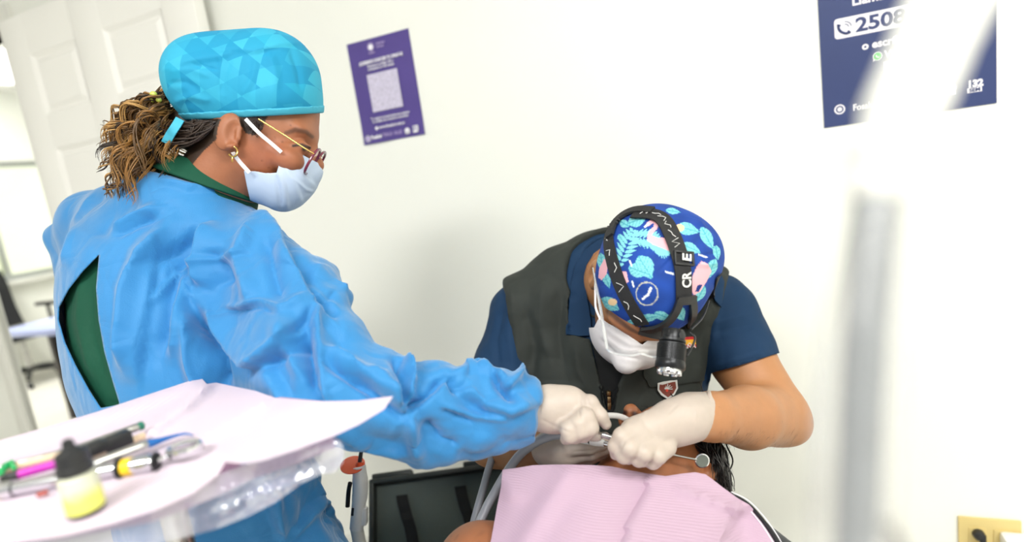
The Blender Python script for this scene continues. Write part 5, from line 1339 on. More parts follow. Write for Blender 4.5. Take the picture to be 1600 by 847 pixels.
# ---- mask
mk = SDF()
mk.ell(HP(0.062, -0.085, 0), (0.056, 0.058, 0.066), (hf, hu, hl), 0.02)
mk.ell(HP(0.040, -0.062, 0), (0.066, 0.088, 0.071), (hf, hu, hl), 0.015)
mk.cone(HP(0.094, -0.046, 0), HP(0.116, -0.078, 0), 0.014, 0.020, 0.015)
MK = [(900, 540), (918, 512), (928, 512), (936, 496), (950, 506), (968, 515), (986, 527), (1004, 539), (1014, 531), (1026, 527), (1050, 530), (1090, 545), (1090, 600), (900, 600)]
mask2 = blob(mk, 0.0018, 'face_mask', mat('mask_white', (214, 210, 212), 0.85, noise_=(60, 0.02), bump=(300, 0.08)), Dn, [('s', 6, 0.003, [(940, 520), (975, 545), (1030, 548)]), ('s', 6, 0.003, [(945, 510), (985, 536), (1030, 538)]), ('r', 5, -0.002, [(938, 530), (965, 555), (1000, 562)])], 1, clip=[(MK, True, 'all')], solid=0.0012)
mask2['label'] = 'plain white disposable face mask'
strapline('ear_loop', [HP(0.0, -0.03, -0.085), pt(930, 462, 0.868), pt(931, 482, 0.858), pt(938, 499, 0.845)], 0.003, M_elastic, mask2)
# clear safety glasses
M_clear = glass('clear_plastic', gloss=0.25, rough=0.08, haze=0.22)
sg_ = MB().tube(crom([HP(0.0, -0.03, -0.088), pt(936, 470, 0.842), pt(942, 505, 0.80), pt(949, 546, 0.775)], 14), 0.0022, 8).build('safety_glasses', M_clear, Dn)
sg_['label'] = 'clear plastic safety glasses'
MB().tube(crom([pt(949, 546, 0.775), pt(958, 552, 0.768), pt(985, 556, 0.758), pt(1002, 553, 0.757), pt(1020, 558, 0.76), pt(1045, 556, 0.765)], 20), 0.0016, 8).build('lens_rim', M_clear, sg_)
lens = [(948, 540), (985, 549), (1002, 546), (1040, 550), (1043, 556), (1020, 559), (1002, 554), (985, 557), (958, 553)]
sheet(lens, 6, lambda x, y: C(x, y, 0.762 + 0.0002 * abs(x - 995)), 0.001, lensm, 'lens', sg_)

# ---- gloves
hC = SDF()
K(hC, [(1104, 650, 0.822), (1080, 651, 0.808)], [37, 38], 0.012)
hC.ell(pt(1055, 660, 0.79), (PX(50, 0.79), PX(38, 0.79), 0.027), (img(-1, 0.32), img(0.32, 1), FW), 0.015)
hC.ell(pt(1018, 676, 0.775), (PX(42, 0.775), PX(33, 0.775), 0.022), (img(-0.8, 0.6), img(0.6, 0.8), FW), 0.012)
hC.ell(pt(990, 673, 0.772), (PX(24, 0.775), PX(20, 0.775), 0.018), (img(-0.8, 0.6), img(0.6, 0.8), FW), 0.01)
K(hC, [(992, 672, 0.765), (972, 682, 0.752), (962, 697, 0.756), (962, 710, 0.77)], [18, 14, 12, 9], 0.0035)
K(hC, [(1004, 684, 0.76), (984, 700, 0.742), (975, 711, 0.75), (982, 716, 0.765)], [18, 14.5, 13.5, 10], 0.0035)
K(hC, [(1020, 694, 0.762), (1006, 708, 0.742), (998, 717, 0.75), (1004, 720, 0.765)], [17, 13.5, 12.5, 10], 0.0035)
K(hC, [(1040, 698, 0.768), (1028, 712, 0.75), (1020, 721, 0.757), (1026, 722, 0.77)], [17, 13.5, 12, 9], 0.0035)
K(hC, [(1020, 668, 0.80), (985, 685, 0.80), (966, 694, 0.79)], [18, 13, 9], 0.0035)
gl2 = blob(hC, 0.0014, 'glove', M_glove, Dn, [('r', 3, -0.0012, [(976, 690), (968, 706)]), ('r', 4, 0.001, [(1010, 640), (1000, 660)]), ('r', 4, -0.001, [(1060, 630), (1040, 650)]), ('r', 3, 0.001, [(1088, 640), (1085, 670)])], 1)
gl2['label'] = 'white latex glove'
cuff = [pt(1107 + 4 * math.sin(a) * 0 + 6 * (1 if False else 0) + 3 * math.cos(a), 650 + 37 * math.sin(a) * 1.0, 0.825 - 0.034 * math.cos(a)) for a in np.linspace(0, 2 * math.pi, 30)]
MB().tube(cuff, 0.0032, 8, cap=False).build('cuff_bead', M_glove, gl2)
hR = SDF()
K(hR, [(858, 702, 0.875), (880, 702, 0.865)], [28, 28], 0.012)
hR.ell(pt(890, 701, 0.86), (PX(32, 0.86), PX(24, 0.86), 0.024), (img(1, 0.05), img(-0.05, 1), FW), 0.012)
K(hR, [(888, 688, 0.845), (912, 690, 0.84), (934, 686, 0.845), (946, 682, 0.85)], [13, 10.5, 9, 7], 0.0035)
K(hR, [(892, 700, 0.842), (918, 700, 0.83), (940, 694, 0.835), (952, 690, 0.845)], [14, 11.5, 9.5, 7], 0.0035)
K(hR, [(896, 710, 0.85), (924, 709, 0.838), (944, 702, 0.845), (954, 697, 0.855)], [14, 10.5, 9, 7], 0.0035)
K(hR, [(896, 716, 0.862), (922, 716, 0.855), (942, 710, 0.86)], [13, 9.5, 8], 0.0035)
K(hR, [(880, 692, 0.87), (900, 682, 0.86), (925, 680, 0.862)], [13, 10, 8], 0.0035)
gl3 = blob(hR, 0.0014, 'glove', M_glove, Dn, [('r', 3, -0.0015, [(895, 706), (925, 704), (940, 698)]), ('r', 3, -0.0012, [(900, 714), (930, 712)]), ('r', 4, 0.0012, [(872, 690), (884, 700)])], 1)
gl3['label'] = 'white latex glove'
# ---- stool
stl = thing('stool', 'round black dentist stool under the seated dentist', 'stool', dbase)
MB().lathe(dbase, ZZ, [(0.405, 0.12), (0.41, 0.17), (0.44, 0.18), (0.462, 0.17), (0.468, 0.1)], 32).build('seat', M_blk, stl)
MB().lathe(dbase, ZZ, [(0.1, 0.028), (0.25, 0.028), (0.25, 0.018), (0.405, 0.018)], 14).build('column', M_chrome, stl)
for k in range(5):
    a = 2 * math.pi * k / 5; d = np.array([math.cos(a), math.sin(a), 0])
    MB().tube([dbase + ZZ * 0.12, dbase + d * 0.24 + ZZ * 0.08], [0.022, 0.016], 8).build('base_arm', M_bpl, stl)
    MB().lathe(dbase + d * 0.25 + ZZ * 0.028 - np.cross(ZZ, d) * 0.018, np.cross(ZZ, d), [(0, 0.02), (0.004, 0.028), (0.032, 0.028), (0.036, 0.02)], 12).build('castor', M_bpl, stl)

# printed stamp on the woman's mask (needs the ray helper above)
bvm_ = bvh_of([mask]); decal(bvm_, [(443, 232), (450, 235), (449, 243), (442, 241)], 0.0006, 0.0004, 'stamp', M_stamp, mask, 4.0)
# ============================================================ patient lying back under the bib
M_skinP = mat('skin_patient', (168, 108, 72), 0.48, noise_=(50, 0.06), bump=(220, 0.12), attr=True, sss=0.12)
pf = img(-0.45, -0.85, -0.25); plr = img(0.80, -0.25, -0.55); plr = nrm(plr - pf * (plr @ pf)); phc = np.cross(pf, plr); phc = phc if phc @ FW > 0 else -phc
pc = pt(1037, 722, 0.925)
def PP(a, b, c): return pc + pf * a + phc * b + plr * c
chest = pt(965, 812, 0.78) - ZZ * 0.055; pbase = np.array([chest[0], chest[1] - 0.35, 0.0])
Pn = thing('person', 'patient lying back with mouth open under a pink paper bib', 'person', np.array([chest[0], chest[1] - 0.35, 0.60]))
hd = SDF(); A3 = (pf, phc, plr)
hd.ell(PP(-0.012, 0.018, 0), (0.086, 0.094, 0.074), A3, 0.02)
hd.ell(PP(0.04, -0.045, 0), (0.058, 0.078, 0.064), A3, 0.02)
hd.cone(PP(0.03, -0.085, 0), PP(0.072, -0.108, 0), 0.045, 0.026, 0.02)
for sg in (-1, 1): hd.cone(PP(0.0, -0.04, 0.055 * sg), PP(0.055, -0.1, 0.025 * sg), 0.02, 0.02, 0.02)
hd.cone(PP(0.088, -0.002, 0), PP(0.119, -0.020, 0), 0.008, 0.0115, 0.01)
for sg in (-1, 1):
    hd.ell(PP(0.108, -0.028, 0.014 * sg), (0.012, 0.010, 0.009), A3, 0.005)
    hd.ell(PP(0.110, -0.037, 0.0095 * sg), (0.008, 0.008, 0.005), A3, 0.002, 's')
    hd.ell(PP(0.088, 0.012, 0.033 * sg), (0.013, 0.010, 0.015), A3, 0.008, 's'); hd.ell(PP(0.072, 0.012, 0.032 * sg), (0.012, 0.011, 0.012), A3, 0.003)
    hd.ell(PP(-0.004, -0.008, 0.08 * sg), (0.018, 0.031, 0.009), (nrm(pf - plr * 0.3 * sg), phc, nrm(plr + pf * 0.3 * sg)), 0.006)
    hd.ell(PP(0.004, -0.004, 0.091 * sg), (0.008, 0.015, 0.005), A3, 0.004, 's')
    hd.ell(PP(0.0, -0.034, 0.079 * sg), (0.010, 0.011, 0.006), A3, 0.005)
hd.chain([PP(0.098, -0.052, -0.024), PP(0.104, -0.050, 0), PP(0.098, -0.052, 0.024)], [0.005, 0.0075, 0.005], 0.005)     # lips
hd.chain([PP(0.092, -0.080, -0.022), PP(0.098, -0.084, 0), PP(0.092, -0.080, 0.022)], [0.006, 0.0085, 0.006], 0.005)
hd.ell(PP(0.098, -0.067, 0), (0.03, 0.013, 0.021), A3, 0.003, 's')                                                   # open mouth
hd.chain([PP(-0.005, -0.06, 0), pt(975, 790, 0.86), chest + ZZ * -0.02], [0.056, 0.056, 0.07], 0.03)
Vh, Fh = hd.mesh(0.0021); Vh = smooth_mesh(Vh, Fh, 1)
bd = SDF(); down = np.array([0.0, -1.0, 0.0]) * 0.98 + RT * 0.0; down = nrm(down)
rib = chest + down * 0.22 - ZZ * 0.07; hipp = chest + down * 0.5 - ZZ * 0.14
bd.chain([chest - ZZ * 0.06, rib, hipp], [0.14, 0.15, 0.16], 0.04, (ZZ, 0.62))
sL = pt(752, 892, 0.80); sR = pt(1160, 890, 0.82)
bd.cone(chest - ZZ * 0.05, sL, 0.08, 0.062, 0.04); bd.cone(chest - ZZ * 0.05, sR, 0.08, 0.062, 0.04)
bd.chain([sL, sL + down * 0.16 - RT * 0.09 - ZZ * 0.06, sL + down * 0.36 - RT * 0.05 - ZZ * 0.10], [0.058, 0.048, 0.036], 0.02)
bd.chain([sR, sR + down * 0.16 + RT * 0.06 - ZZ * 0.06, sR + down * 0.36 + RT * 0.03 - ZZ * 0.10], [0.058, 0.048, 0.036], 0.02)
for sg in (-1, 1):
    l0 = hipp + RT * 0.09 * sg; l1 = l0 + down * 0.42 - ZZ * 0.04; l2 = l1 + down * 0.40 - ZZ * 0.10; bd.chain([l0, l1, l2], [0.085, 0.058, 0.042], 0.02); bd.cone(l2, l2 + ZZ * 0.15 + down * 0.04, 0.042, 0.035, 0.02)
Vb, Fb = bd.mesh(0.0065); Vb = smooth_mesh(Vb, Fb, 1)
V, F = merge_sdf_meshes([(Vh, Fh), (Vb, Fb)])
def paint_p(V):
    x, y, z = project(V); c = np.tile(lin(164, 104, 68), (len(V), 1)); q = V - pc; a = q @ pf; b = q @ phc; l = q @ plr
    def mixin(c, w, colr): return c * (1 - w[:, None]) + colr * w[:, None]
    face = np.linalg.norm(q, axis=1) < 0.2
    lips = face & (a > 0.086) & (np.abs(l) < 0.03) & (((b > -0.060) & (b < -0.044)) | ((b > -0.092) & (b < -0.074))); c[lips] = lin(168, 88, 76)
    mouth = face & (a < 0.1) & (a > 0.06) & (np.hypot((b + 0.067) / 0.013, l / 0.021) < 1.0); c[mouth] = lin(120, 50, 46)
    c = mixin(c, face * np.exp(-((b + 0.034) / 0.008) ** 2 - (np.abs(np.abs(l) - 0.009) / 0.006) ** 2) * (a > 0.085) * 0.8, lin(60, 28, 22))
    for nx_, ny_ in ((976, 645), (992, 647)): c = mixin(c, face * (a > 0.09) * np.clip(1.5 - np.hypot((x - nx_) / 5, (y - ny_) / 4), 0, 1), lin(52, 24, 18))
    for k in range(40):
        mx, my = RNG.uniform(705, 775), RNG.uniform(795, 847); c = mixin(c, np.clip(1.2 - np.hypot(x - mx, y - my) / 1.2, 0, 1) * 0.5, lin(96, 58, 40))
    trouser = (np.linalg.norm(q, axis=1) > 0.75) & (y > 900); c[trouser] = lin(40, 46, 70)
    return c
mesh_obj('body', V, F, M_skinP, Pn, True, col=paint_p(V))
# sleeveless dark top
tp = SDF(); tp.chain([chest - ZZ * 0.055, rib, hipp], [0.155, 0.165, 0.172], 0.04, (ZZ, 0.64)); tp.cone(chest - ZZ * 0.05, pt(850, 885, 0.80), 0.08, 0.07, 0.04); tp.cone(chest - ZZ * 0.05, sR, 0.085, 0.07, 0.04)
top_ = blob(tp, 0.0065, 'top', mat('black_jersey', (26, 26, 30), 0.85, noise_=(60, 0.1), bump=(500, 0.2)), Pn, None, 2); top_['label'] = 'dark sleeveless top'
bvt = bvh_of([top_])
# braided striped band over the right shoulder
for dxs in (-3.5, 0.5, 4.5):
    P = [(1138 + dxs, 772 - dxs * 0.8), (1165 + dxs, 786 - dxs * 0.8), (1190 + dxs, 812 - dxs * 0.8), (1213 + dxs, 846 - dxs), (1232 + dxs, 880)]
    MB().tube(crom([pt(x, y, 0.800 - 0.0006 * (y - 772)) for x, y in P], 20), PX(0.8 if dxs != 0.5 else 3.6, 0.79), 6).build('striped_band', M_white if dxs != 0.5 else MATS['black_jersey'], top_)
MB().tube(crom([pt(x + 1, y + 3, 0.806 - 0.0006 * (y - 772)) for x, y in ((1132, 770), (1165, 789), (1190, 815), (1213, 848), (1232, 882))], 20), PX(6, 0.8), 8).build('shoulder_seam', MATS['black_jersey'], top_)
# hair, swept to the right and down
rg = np.random.default_rng(21); cv = []
hm = SDF(); hm.ell(PP(-0.04, 0.02, 0.008), (0.068, 0.09, 0.078), A3, 0.02); hm.ell(pt(1112, 730, 0.895), (PX(22, 0.9), PX(38, 0.9), 0.03), (img(1, -0.5), img(0.5, 1), FW), 0.02); hm.ell(pt(1126, 762, 0.88), (PX(13, 0.88), PX(14, 0.88), 0.02), None, 0.015)
hm.ell(PP(0.03, -0.03, 0.0), (0.075, 0.07, 0.066), A3, 0.01, 's')
M_bhair = hair_mat('black_hair')
for i in range(420):
    p0 = PP(0.045 + rg.normal() * 0.012, 0.055 + rg.normal() * 0.02, rg.uniform(-0.04, 0.085)); u = rg.random()
    mid = pt(1124 + rg.normal() * 10, 702 + rg.normal() * 12, 0.880 + rg.normal() * 0.018)
    p2 = pt(1116 + u * 26 + rg.normal() * 4, 742 + u * 36 + rg.normal() * 5, 0.868 + rg.normal() * 0.014)
    cv.append((curl(p0, mid, p2, 0.004, 1.6, rg.uniform(0, 6), 24), rg.uniform(0.0007, 0.0014), lin(24, 20, 19) * rg.uniform(0.4, 1.5)))
for i in range(46):     # stray hairs
    p0 = pt(1100 + rg.normal() * 8, 690 + rg.normal() * 10, 0.90); p2 = pt(1132 + rg.normal() * 10, 730 + rg.normal() * 24, 0.90)
    cv.append((curl(p0, pt(1136 + rg.normal() * 8, 690 + rg.normal() * 12, 0.90), p2, 0.003, 1, rg.uniform(0, 6), 16), 0.00025, lin(40, 34, 30)))
hp_ = strands(cv, 'hair', Pn, M_bhair); hp_['label'] = 'long black hair swept to one side'
Vm, Fm = hm.mesh(0.004); mesh_obj('hair_mass', Vm, Fm, M_bhair, hp_, True, col=np.tile(lin(14, 12, 12), (len(Vm), 1)))
# ------------------------------------------------------------ pink paper bib
def paper_mat(name, col, scale, strength, dirv, trl=0.25):
    """crepe paper with fine ribs along one direction, slightly translucent"""
    k = NT(name); b = k.b; b.inputs['Roughness'].default_value = 0.85; tc = k.n('ShaderNodeTexCoord'); c = srgb(*col)
    nz = k.n('ShaderNodeTexNoise', Scale=9.0, Detail=5.0); k.l(tc.outputs['Object'], nz.inputs['Vector'])
    mr = k.n('ShaderNodeMapRange'); mr.inputs[3].default_value = 0.95; mr.inputs[4].default_value = 1.05; k.l(nz.outputs['Fac'], mr.inputs[0])
    vm = k.n('ShaderNodeVectorMath', op='SCALE'); vm.inputs[0].default_value = c[:3]; k.l(mr.outputs[0], vm.inputs['Scale']); k.l(vm.outputs[0], b.inputs['Base Color'])
    dp = k.n('ShaderNodeVectorMath', op='DOT_PRODUCT'); dp.inputs[1].default_value = tuple(np.asarray(dirv) * scale); k.l(tc.outputs['Object'], dp.inputs[0])
    ad = k.n('ShaderNodeMath', op='MULTIPLY_ADD'); ad.inputs[1].default_value = 3.0; k.l(nz.outputs['Fac'], ad.inputs[0]); k.l(dp.outputs['Value'], ad.inputs[2])
    sn = k.n('ShaderNodeMath', op='SINE'); k.l(ad.outputs[0], sn.inputs[0])
    bp = k.n('ShaderNodeBump', Strength=strength, Distance=0.0012); k.l(sn.outputs[0], bp.inputs['Height']); k.l(bp.outputs[0], b.inputs['Normal'])
    tl = k.n('ShaderNodeBsdfTranslucent'); k.l(vm.outputs[0], tl.inputs[0]); mx = k.n('ShaderNodeMixShader'); mx.inputs[0].default_value = trl
    k.l(b.outputs[0], mx.inputs[1]); k.l(tl.outputs[0], mx.inputs[2]); k.l(mx.outputs[0], k.out.inputs[0])
    return k.m
def bump_fn(strokes):
    """height of creases at a pixel: (kind, width, amp, polyline)"""
    def f(x, y):
        t = 0.0
        for kind, w, amp, P in strokes:
            d, s, q = poly_dist(np.array([x]), np.array([y]), P); d = float(d[0]); s = float(s[0])
            if kind == 'r': t += amp * max(0.0, 1 - d / w)
            elif kind == 's': t += amp * (math.exp(-d / w) if s > 0 else 0.0)
            else: t += amp * math.exp(-(d / w) ** 2)
        return t
    return f
BIB = [(785, 734), (808, 731), (832, 727), (862, 726), (892, 726), (930, 727), (956, 729), (985, 735), (1012, 740), (1040, 744), (1066, 740), (1086, 738), (1102, 741), (1112, 748), (1130, 762), (1152, 778), (1171, 789), (1186, 806), (1203, 830), (1222, 858), (1240, 900), (1250, 940), (748, 940), (757, 890), (768, 840), (777, 790), (783, 760)]
bf = bump_fn([('r', 26, 0.006, [(892, 734), (850, 795), (806, 870)]), ('s', 40, -0.006, [(1014, 752), (990, 800), (966, 870)]), ('r', 10, 0.006, [(1064, 766), (1152, 797)]), ('s', 30, 0.010, [(1152, 797), (1128, 850), (1110, 900)]), ('g', 26, -0.012, [(1155, 815), (1168, 850), (1175, 900)]), ('r', 14, 0.004, [(1152, 797), (1172, 789)]), ('g', 60, 0.006, [(930, 760), (890, 850)]), ('g', 16, 0.006, [(786, 734), (800, 770)])])
def bibz(x, y):
    z = 0.800 - 0.00078 * (y - 730) + 0.0000009 * (x - 985) ** 2 - (0.010 if y < 745 else 0.010 * math.exp(-(y - 745) / 30))
    h = hit(bvt, x, y)
    if h is not None: z = min(z, float((h[0] - CAM) @ FW) - 0.014)
    return C(x, y, z - 1.7 * bf(x, y))
M_bib = paper_mat('pink_bib_paper', (206, 178, 198), 2600, 0.22, UP * 0.95 + RT * 0.12)
bib = sheet(BIB, 9, bibz, 0.0005, M_bib, 'paper_bib'); tag(bib, 'pale pink ribbed paper bib spread over the patient chest', 'bib'); 
recenter(bib, bibz(985, 850))

# ------------------------------------------------------------ dental chair
M_vinyl = mat('white_vinyl', (236, 234, 226), 0.45, noise_=(8, 0.02), bump=(18, 0.15))
c0 = chest - ZZ * 0.17; cbase = np.array([c0[0], c0[1] - 0.45, 0.0])
dc = thing('dental_chair', 'white padded dental chair under the lying patient', 'chair', cbase)
ex, ey_ = HOR(RT), HOR(FW)
tilt = nrm(ey_ + ZZ * 0.10); tn = nrm(np.cross(ex, tilt))
s = SDF(); b0 = c0 + tilt * 0.02
for sx in (-1, 1): pass
MB().box(b0 - tilt * 0.28 - ex * 0.02, (ex, tilt, tn), (0.255, 0.38, 0.045), 0.04).build('backrest', M_vinyl, dc)
MB().box(b0 + tilt * 0.19 + tn * 0.02 + ex * 0.05, (ex, tilt, tn), (0.13, 0.10, 0.035), 0.032).build('headrest', M_vinyl, dc)
MB().box(np.array([b0[0], b0[1] - 0.95, b0[2] - 0.10]), (ex, ey_, ZZ), (0.27, 0.34, 0.05), 0.04).build('seat', M_vinyl, dc)
MB().box(np.array([b0[0], b0[1] - 1.55, b0[2] - 0.16]), (ex, ey_, ZZ), (0.25, 0.34, 0.045), 0.04).build('leg_rest', M_vinyl, dc)
MB().tube([cbase + ZZ * 0.04, cbase + ZZ * 0.35, np.array([cbase[0], cbase[1], b0[2] - 0.11])], [0.16, 0.10, 0.12], 20).build('pedestal', M_trim, dc)
MB().box(cbase + ZZ * 0.02, (ex, ey_, ZZ), (0.27, 0.42, 0.02), 0.015).build('base_plate', M_trim, dc)

# ------------------------------------------------------------ instruments in the mouth
M_steel = MATS['brushed_steel']; M_hose = mat('grey_hose', (158, 162, 170), 0.4, noise_=(20, 0.03))
mr_ = thing('dental_mirror', 'round dental mirror on a thin steel handle held in the right glove', 'dental mirror', pt(942, 680, 0.785))
MB().tube([pt(940, 679, 0.786), pt(962, 686, 0.783), pt(1000, 697, 0.782)], PX(4.2, 0.78), 12).build('handle', M_steel, mr_)
MB().tube([pt(1000, 697, 0.782), pt(1060, 712.5, 0.80), pt(1088, 718, 0.808)], [PX(3.5, 0.79), PX(1.6, 0.8), PX(1.6, 0.8)], 8).build('shank', M_steel, mr_)
mn = nrm(CAM - pt(1097, 720, 0.81) - ZZ * 0.30 + RT * 0.25)
MB().lathe(pt(1097, 720, 0.81), mn, [(-0.002, PX(9, 0.81)), (-0.0015, PX(11.5, 0.81)), (0.001, PX(11.5, 0.81)), (0.0014, PX(10, 0.81))], 32).build('rim', M_chrome, mr_)
MB().lathe(pt(1097, 720, 0.81) + mn * 0.0013, mn, [(0, PX(9.8, 0.81)), (0.0003, PX(9.7, 0.81))], 32).build('mirror_glass', mat('mirror_glass', (120, 126, 124), 0.03, 1.0, noise_=(20, 0.02)), mr_)
hp = thing('dental_handpiece', 'white dental handpiece with metal tip held near the mouth', 'handpiece', pt(905, 684, 0.83))
MB().tube([pt(878, 678, 0.835), pt(905, 684, 0.828), pt(930, 690, 0.818), pt(944, 693, 0.812)], [PX(7, 0.83), PX(7.5, 0.83), PX(7, 0.82), PX(5, 0.81)], 14).build('sleeve', MATS['white_plastic'], hp)
MB().tube([pt(944, 693, 0.812), pt(951, 694.5, 0.809), pt(958, 696, 0.807)], [PX(4.2, 0.81), PX(4.2, 0.81), PX(3, 0.81)], 12).build('tip', M_chrome, hp)
MB().tube([pt(921.5, 687, 0.8215), pt(923.5, 687.6, 0.8205)], PX(7.8, 0.82), 14).build('ring', M_bpl, hp)
hcur = [(880, 679, 0.835), (862, 681, 0.842), (838, 691, 0.850), (812, 711, 0.86), (790, 741, 0.865), (772, 772, 0.86), (757, 800, 0.85), (742, 838, 0.83), (735, 900, 0.80)]
MB().tube(crom([pt(*p) for p in hcur], 40), PX(7.2, 0.85), 12).build('hose', M_hose, hp)
sj = thing('saliva_ejector', 'bent clear suction tube hooked into the open mouth', 'suction tube', pt(940, 652, 0.81))
MB().tube(crom([pt(915, 668, 0.80), pt(930, 656, 0.80), pt(945, 650, 0.80), pt(965, 650, 0.81), pt(982, 657, 0.82), pt(990, 668, 0.83)], 24), PX(4.6, 0.81), 12).build('tube', glass('milky_tube', gloss=0.15, haze=0.45, hazecol=(0.92, 0.9, 0.88)), sj)
hc2 = [(905, 676, 0.802), (880, 690, 0.86), (830, 684, 0.93), (778, 700, 0.95), (766, 725, 0.94), (756, 760, 0.92), (746, 795, 0.90), (738, 830, 0.88), (732, 900, 0.84)]
MB().tube(crom([pt(*p) for p in hc2], 40), PX(6.0, 0.9), 12).build('hose', M_hose, sj)

# ------------------------------------------------------------ tray with paper, film and instruments
TH = 1.035
PAP = [(-90, 716), (0, 688), (60, 671), (150, 644), (230, 617), (300, 594), (315, 591), (323, 600), (338, 598), (400, 611), (430, 622), (500, 627), (560, 626), (614, 619), (600, 639), (560, 663), (520, 681), (470, 700), (410, 719), (380, 724), (352, 721), (340, 741), (302, 770), (240, 797), (180, 816), (100, 836), (0, 851), (-90, 862)]
tfn = bump_fn([('r', 16, 0.010, [(322, 602), (290, 634), (236, 672)]), ('s', 30, 0.004, [(430, 622), (380, 655), (320, 690)]), ('g', 18, 0.006, [(352, 722), (400, 724), (470, 702)]), ('r', 20, 0.004, [(500, 628), (440, 650)]), ('g', 40, 0.006, [(614, 619), (560, 640)]), ('g', 14, 0.008, [(0, 690), (150, 648), (300, 598)])])
M_tp = paper_mat('tray_paper', (236, 222, 234), 900, 0.25, HOR(RT - FW * 0.3))
pap = sheet(PAP, 9, lambda x, y: at_h(x, y, TH + tfn(x, y)), 0.0006, M_tp, 'tray_paper')
tag(pap, 'pale pink crepe paper lining the instrument tray', 'paper'); recenter(pap, at_h(250, 720, TH))
tb = at_h(250, 720, 1.0); tbase = np.array([tb[0], tb[1], 0.0])
tr = thing('instrument_tray', 'instrument tray wrapped in clear film on a slim stand', 'tray', tbase)
TR = [(-90, 730), (60, 684), (300, 612), (430, 630), (520, 640), (520, 676), (470, 694), (400, 716), (330, 742), (240, 790), (100, 828), (-90, 852)]
MB().prism([at_h(x, y, TH - 0.012) for x, y in TR], ZZ * 0.009).build('tray_plate', mat('tray_steel', (206, 178, 196), 0.35, 0.3, noise_=(12, 0.03)), tr, smooth=False)
edge = np.array([(-90, 850), (0, 842), (100, 828), (180, 808), (240, 790), (302, 762), (340, 738), (400, 717), (470, 697), (520, 678), (545, 676)], float)
FILM = [(-90, 856), (0, 848), (100, 832), (240, 794), (302, 766), (340, 742), (400, 721), (470, 701), (520, 682), (533, 690), (538, 706), (536, 722), (524, 738), (500, 742), (470, 756), (430, 785), (390, 806), (340, 826), (250, 850), (120, 880), (-90, 900)]
ff = bump_fn([('r', 12, 0.004, [(520, 690), (440, 735), (300, 790)]), ('r', 9, -0.004, [(530, 715), (470, 735), (380, 770)]), ('r', 8, 0.004, [(500, 740), (430, 765), (340, 800)]), ('g', 14, 0.008, [(525, 700), (528, 730)]), ('r', 10, -0.003, [(400, 740), (380, 800)])])
def filmp(x, y):
    ye = float(np.interp(x, edge[:, 0], edge[:, 1])); e = at_h(x, ye, TH - 0.006); z = float((e - CAM) @ FW)
    return C(x, y, z - 0.004 - ff(x, y))
M_film = glass('clear_film', tint=(0.93, 0.94, 0.98), gloss=0.12, rough=0.12, haze=0.17, hazecol=(0.80, 0.80, 0.93))
sheet(FILM, 9, filmp, 0.0003, M_film, 'film_wrap', tr)['label'] = 'clear crinkled plastic film'
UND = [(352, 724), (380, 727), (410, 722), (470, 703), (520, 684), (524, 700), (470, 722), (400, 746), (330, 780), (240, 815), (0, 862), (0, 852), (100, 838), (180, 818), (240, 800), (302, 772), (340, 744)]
def undp(x, y):
    ye = float(np.interp(x, edge[:, 0], edge[:, 1])); e = at_h(x, ye, TH - 0.006); z = float((e - CAM) @ FW); return C(x, y, z + 0.004)
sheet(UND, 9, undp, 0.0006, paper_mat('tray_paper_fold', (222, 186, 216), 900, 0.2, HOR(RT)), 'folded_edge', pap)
MB().lathe(tbase, ZZ, [(0.03, 0.016), (0.5, 0.016), (0.5, 0.014), (TH - 0.013, 0.014), (TH - 0.0125, 0.05)], 16).build('post', M_steel, tr)
for k in range(4):
    a = math.pi / 4 + k * math.pi / 2; d = np.array([math.cos(a), math.sin(a), 0])
    MB().tube([tbase + ZZ * 0.05, tbase + d * 0.22 + ZZ * 0.025], [0.016, 0.012], 8).build('foot', M_steel, tr)

def tp_(px, py, dz=0.0): return at_h(px, py, TH + 0.002 + dz)
def rod(a, b, rpx, n=14, lift=None):
    p, q_ = tp_(*a), tp_(*b); z = float(((p + q_) / 2 - CAM) @ FW); r = PX(rpx, z); up = ZZ * (r if lift is None else lift)
    return p + up, q_ + up, r
# dropper bottle
bb = tp_(136, 798); zb_ = float((bb - CAM) @ FW); rb_ = PX(26, zb_)
bo = thing('dropper_bottle', 'small dropper bottle with black cap and yellow label on the tray', 'bottle', bb)
def label_mat():
    k = NT('bottle_label'); tc = k.n('ShaderNodeTexCoord'); sp_ = k.n('ShaderNodeSeparateXYZ'); k.l(tc.outputs['Object'], sp_.inputs[0])
    rp = k.n('ShaderNodeValToRGB'); mr = k.n('ShaderNodeMapRange'); mr.inputs[1].default_value = 0.0; mr.inputs[2].default_value = 0.034; k.l(sp_.outputs['Z'], mr.inputs[0])
    nz = k.n('ShaderNodeTexNoise', Scale=90.0, Detail=3.0); k.l(tc.outputs['Object'], nz.inputs['Vector']); ad = k.n('ShaderNodeMath', op='MULTIPLY_ADD'); ad.inputs[1].default_value = 0.35; k.l(nz.outputs['Fac'], ad.inputs[0]); k.l(mr.outputs[0], ad.inputs[2])
    k.l(ad.outputs[0], rp.inputs[0]); rp.color_ramp.elements[0].color = srgb(222, 224, 110); rp.color_ramp.elements[0].position = 0.55; rp.color_ramp.elements[1].color = srgb(206, 208, 186); rp.color_ramp.elements[1].position = 0.85
    k.l(rp.outputs[0], k.b.inputs['Base Color']); k.b.inputs['Roughness'].default_value = 0.4
    return k.m
MB().lathe(bb, ZZ, [(0, rb_ * 0.9), (0.0012, rb_), (0.003, rb_)], 28).build('bottle_base', M_blk2, bo)
MB().lathe(bb, ZZ, [(0.003, rb_), (0.029, rb_), (0.032, rb_ * 0.92), (0.034, rb_ * 0.7)], 28).build('bottle_body', label_mat(), bo)
cp = [(0.0325, rb_ * 0.80)]
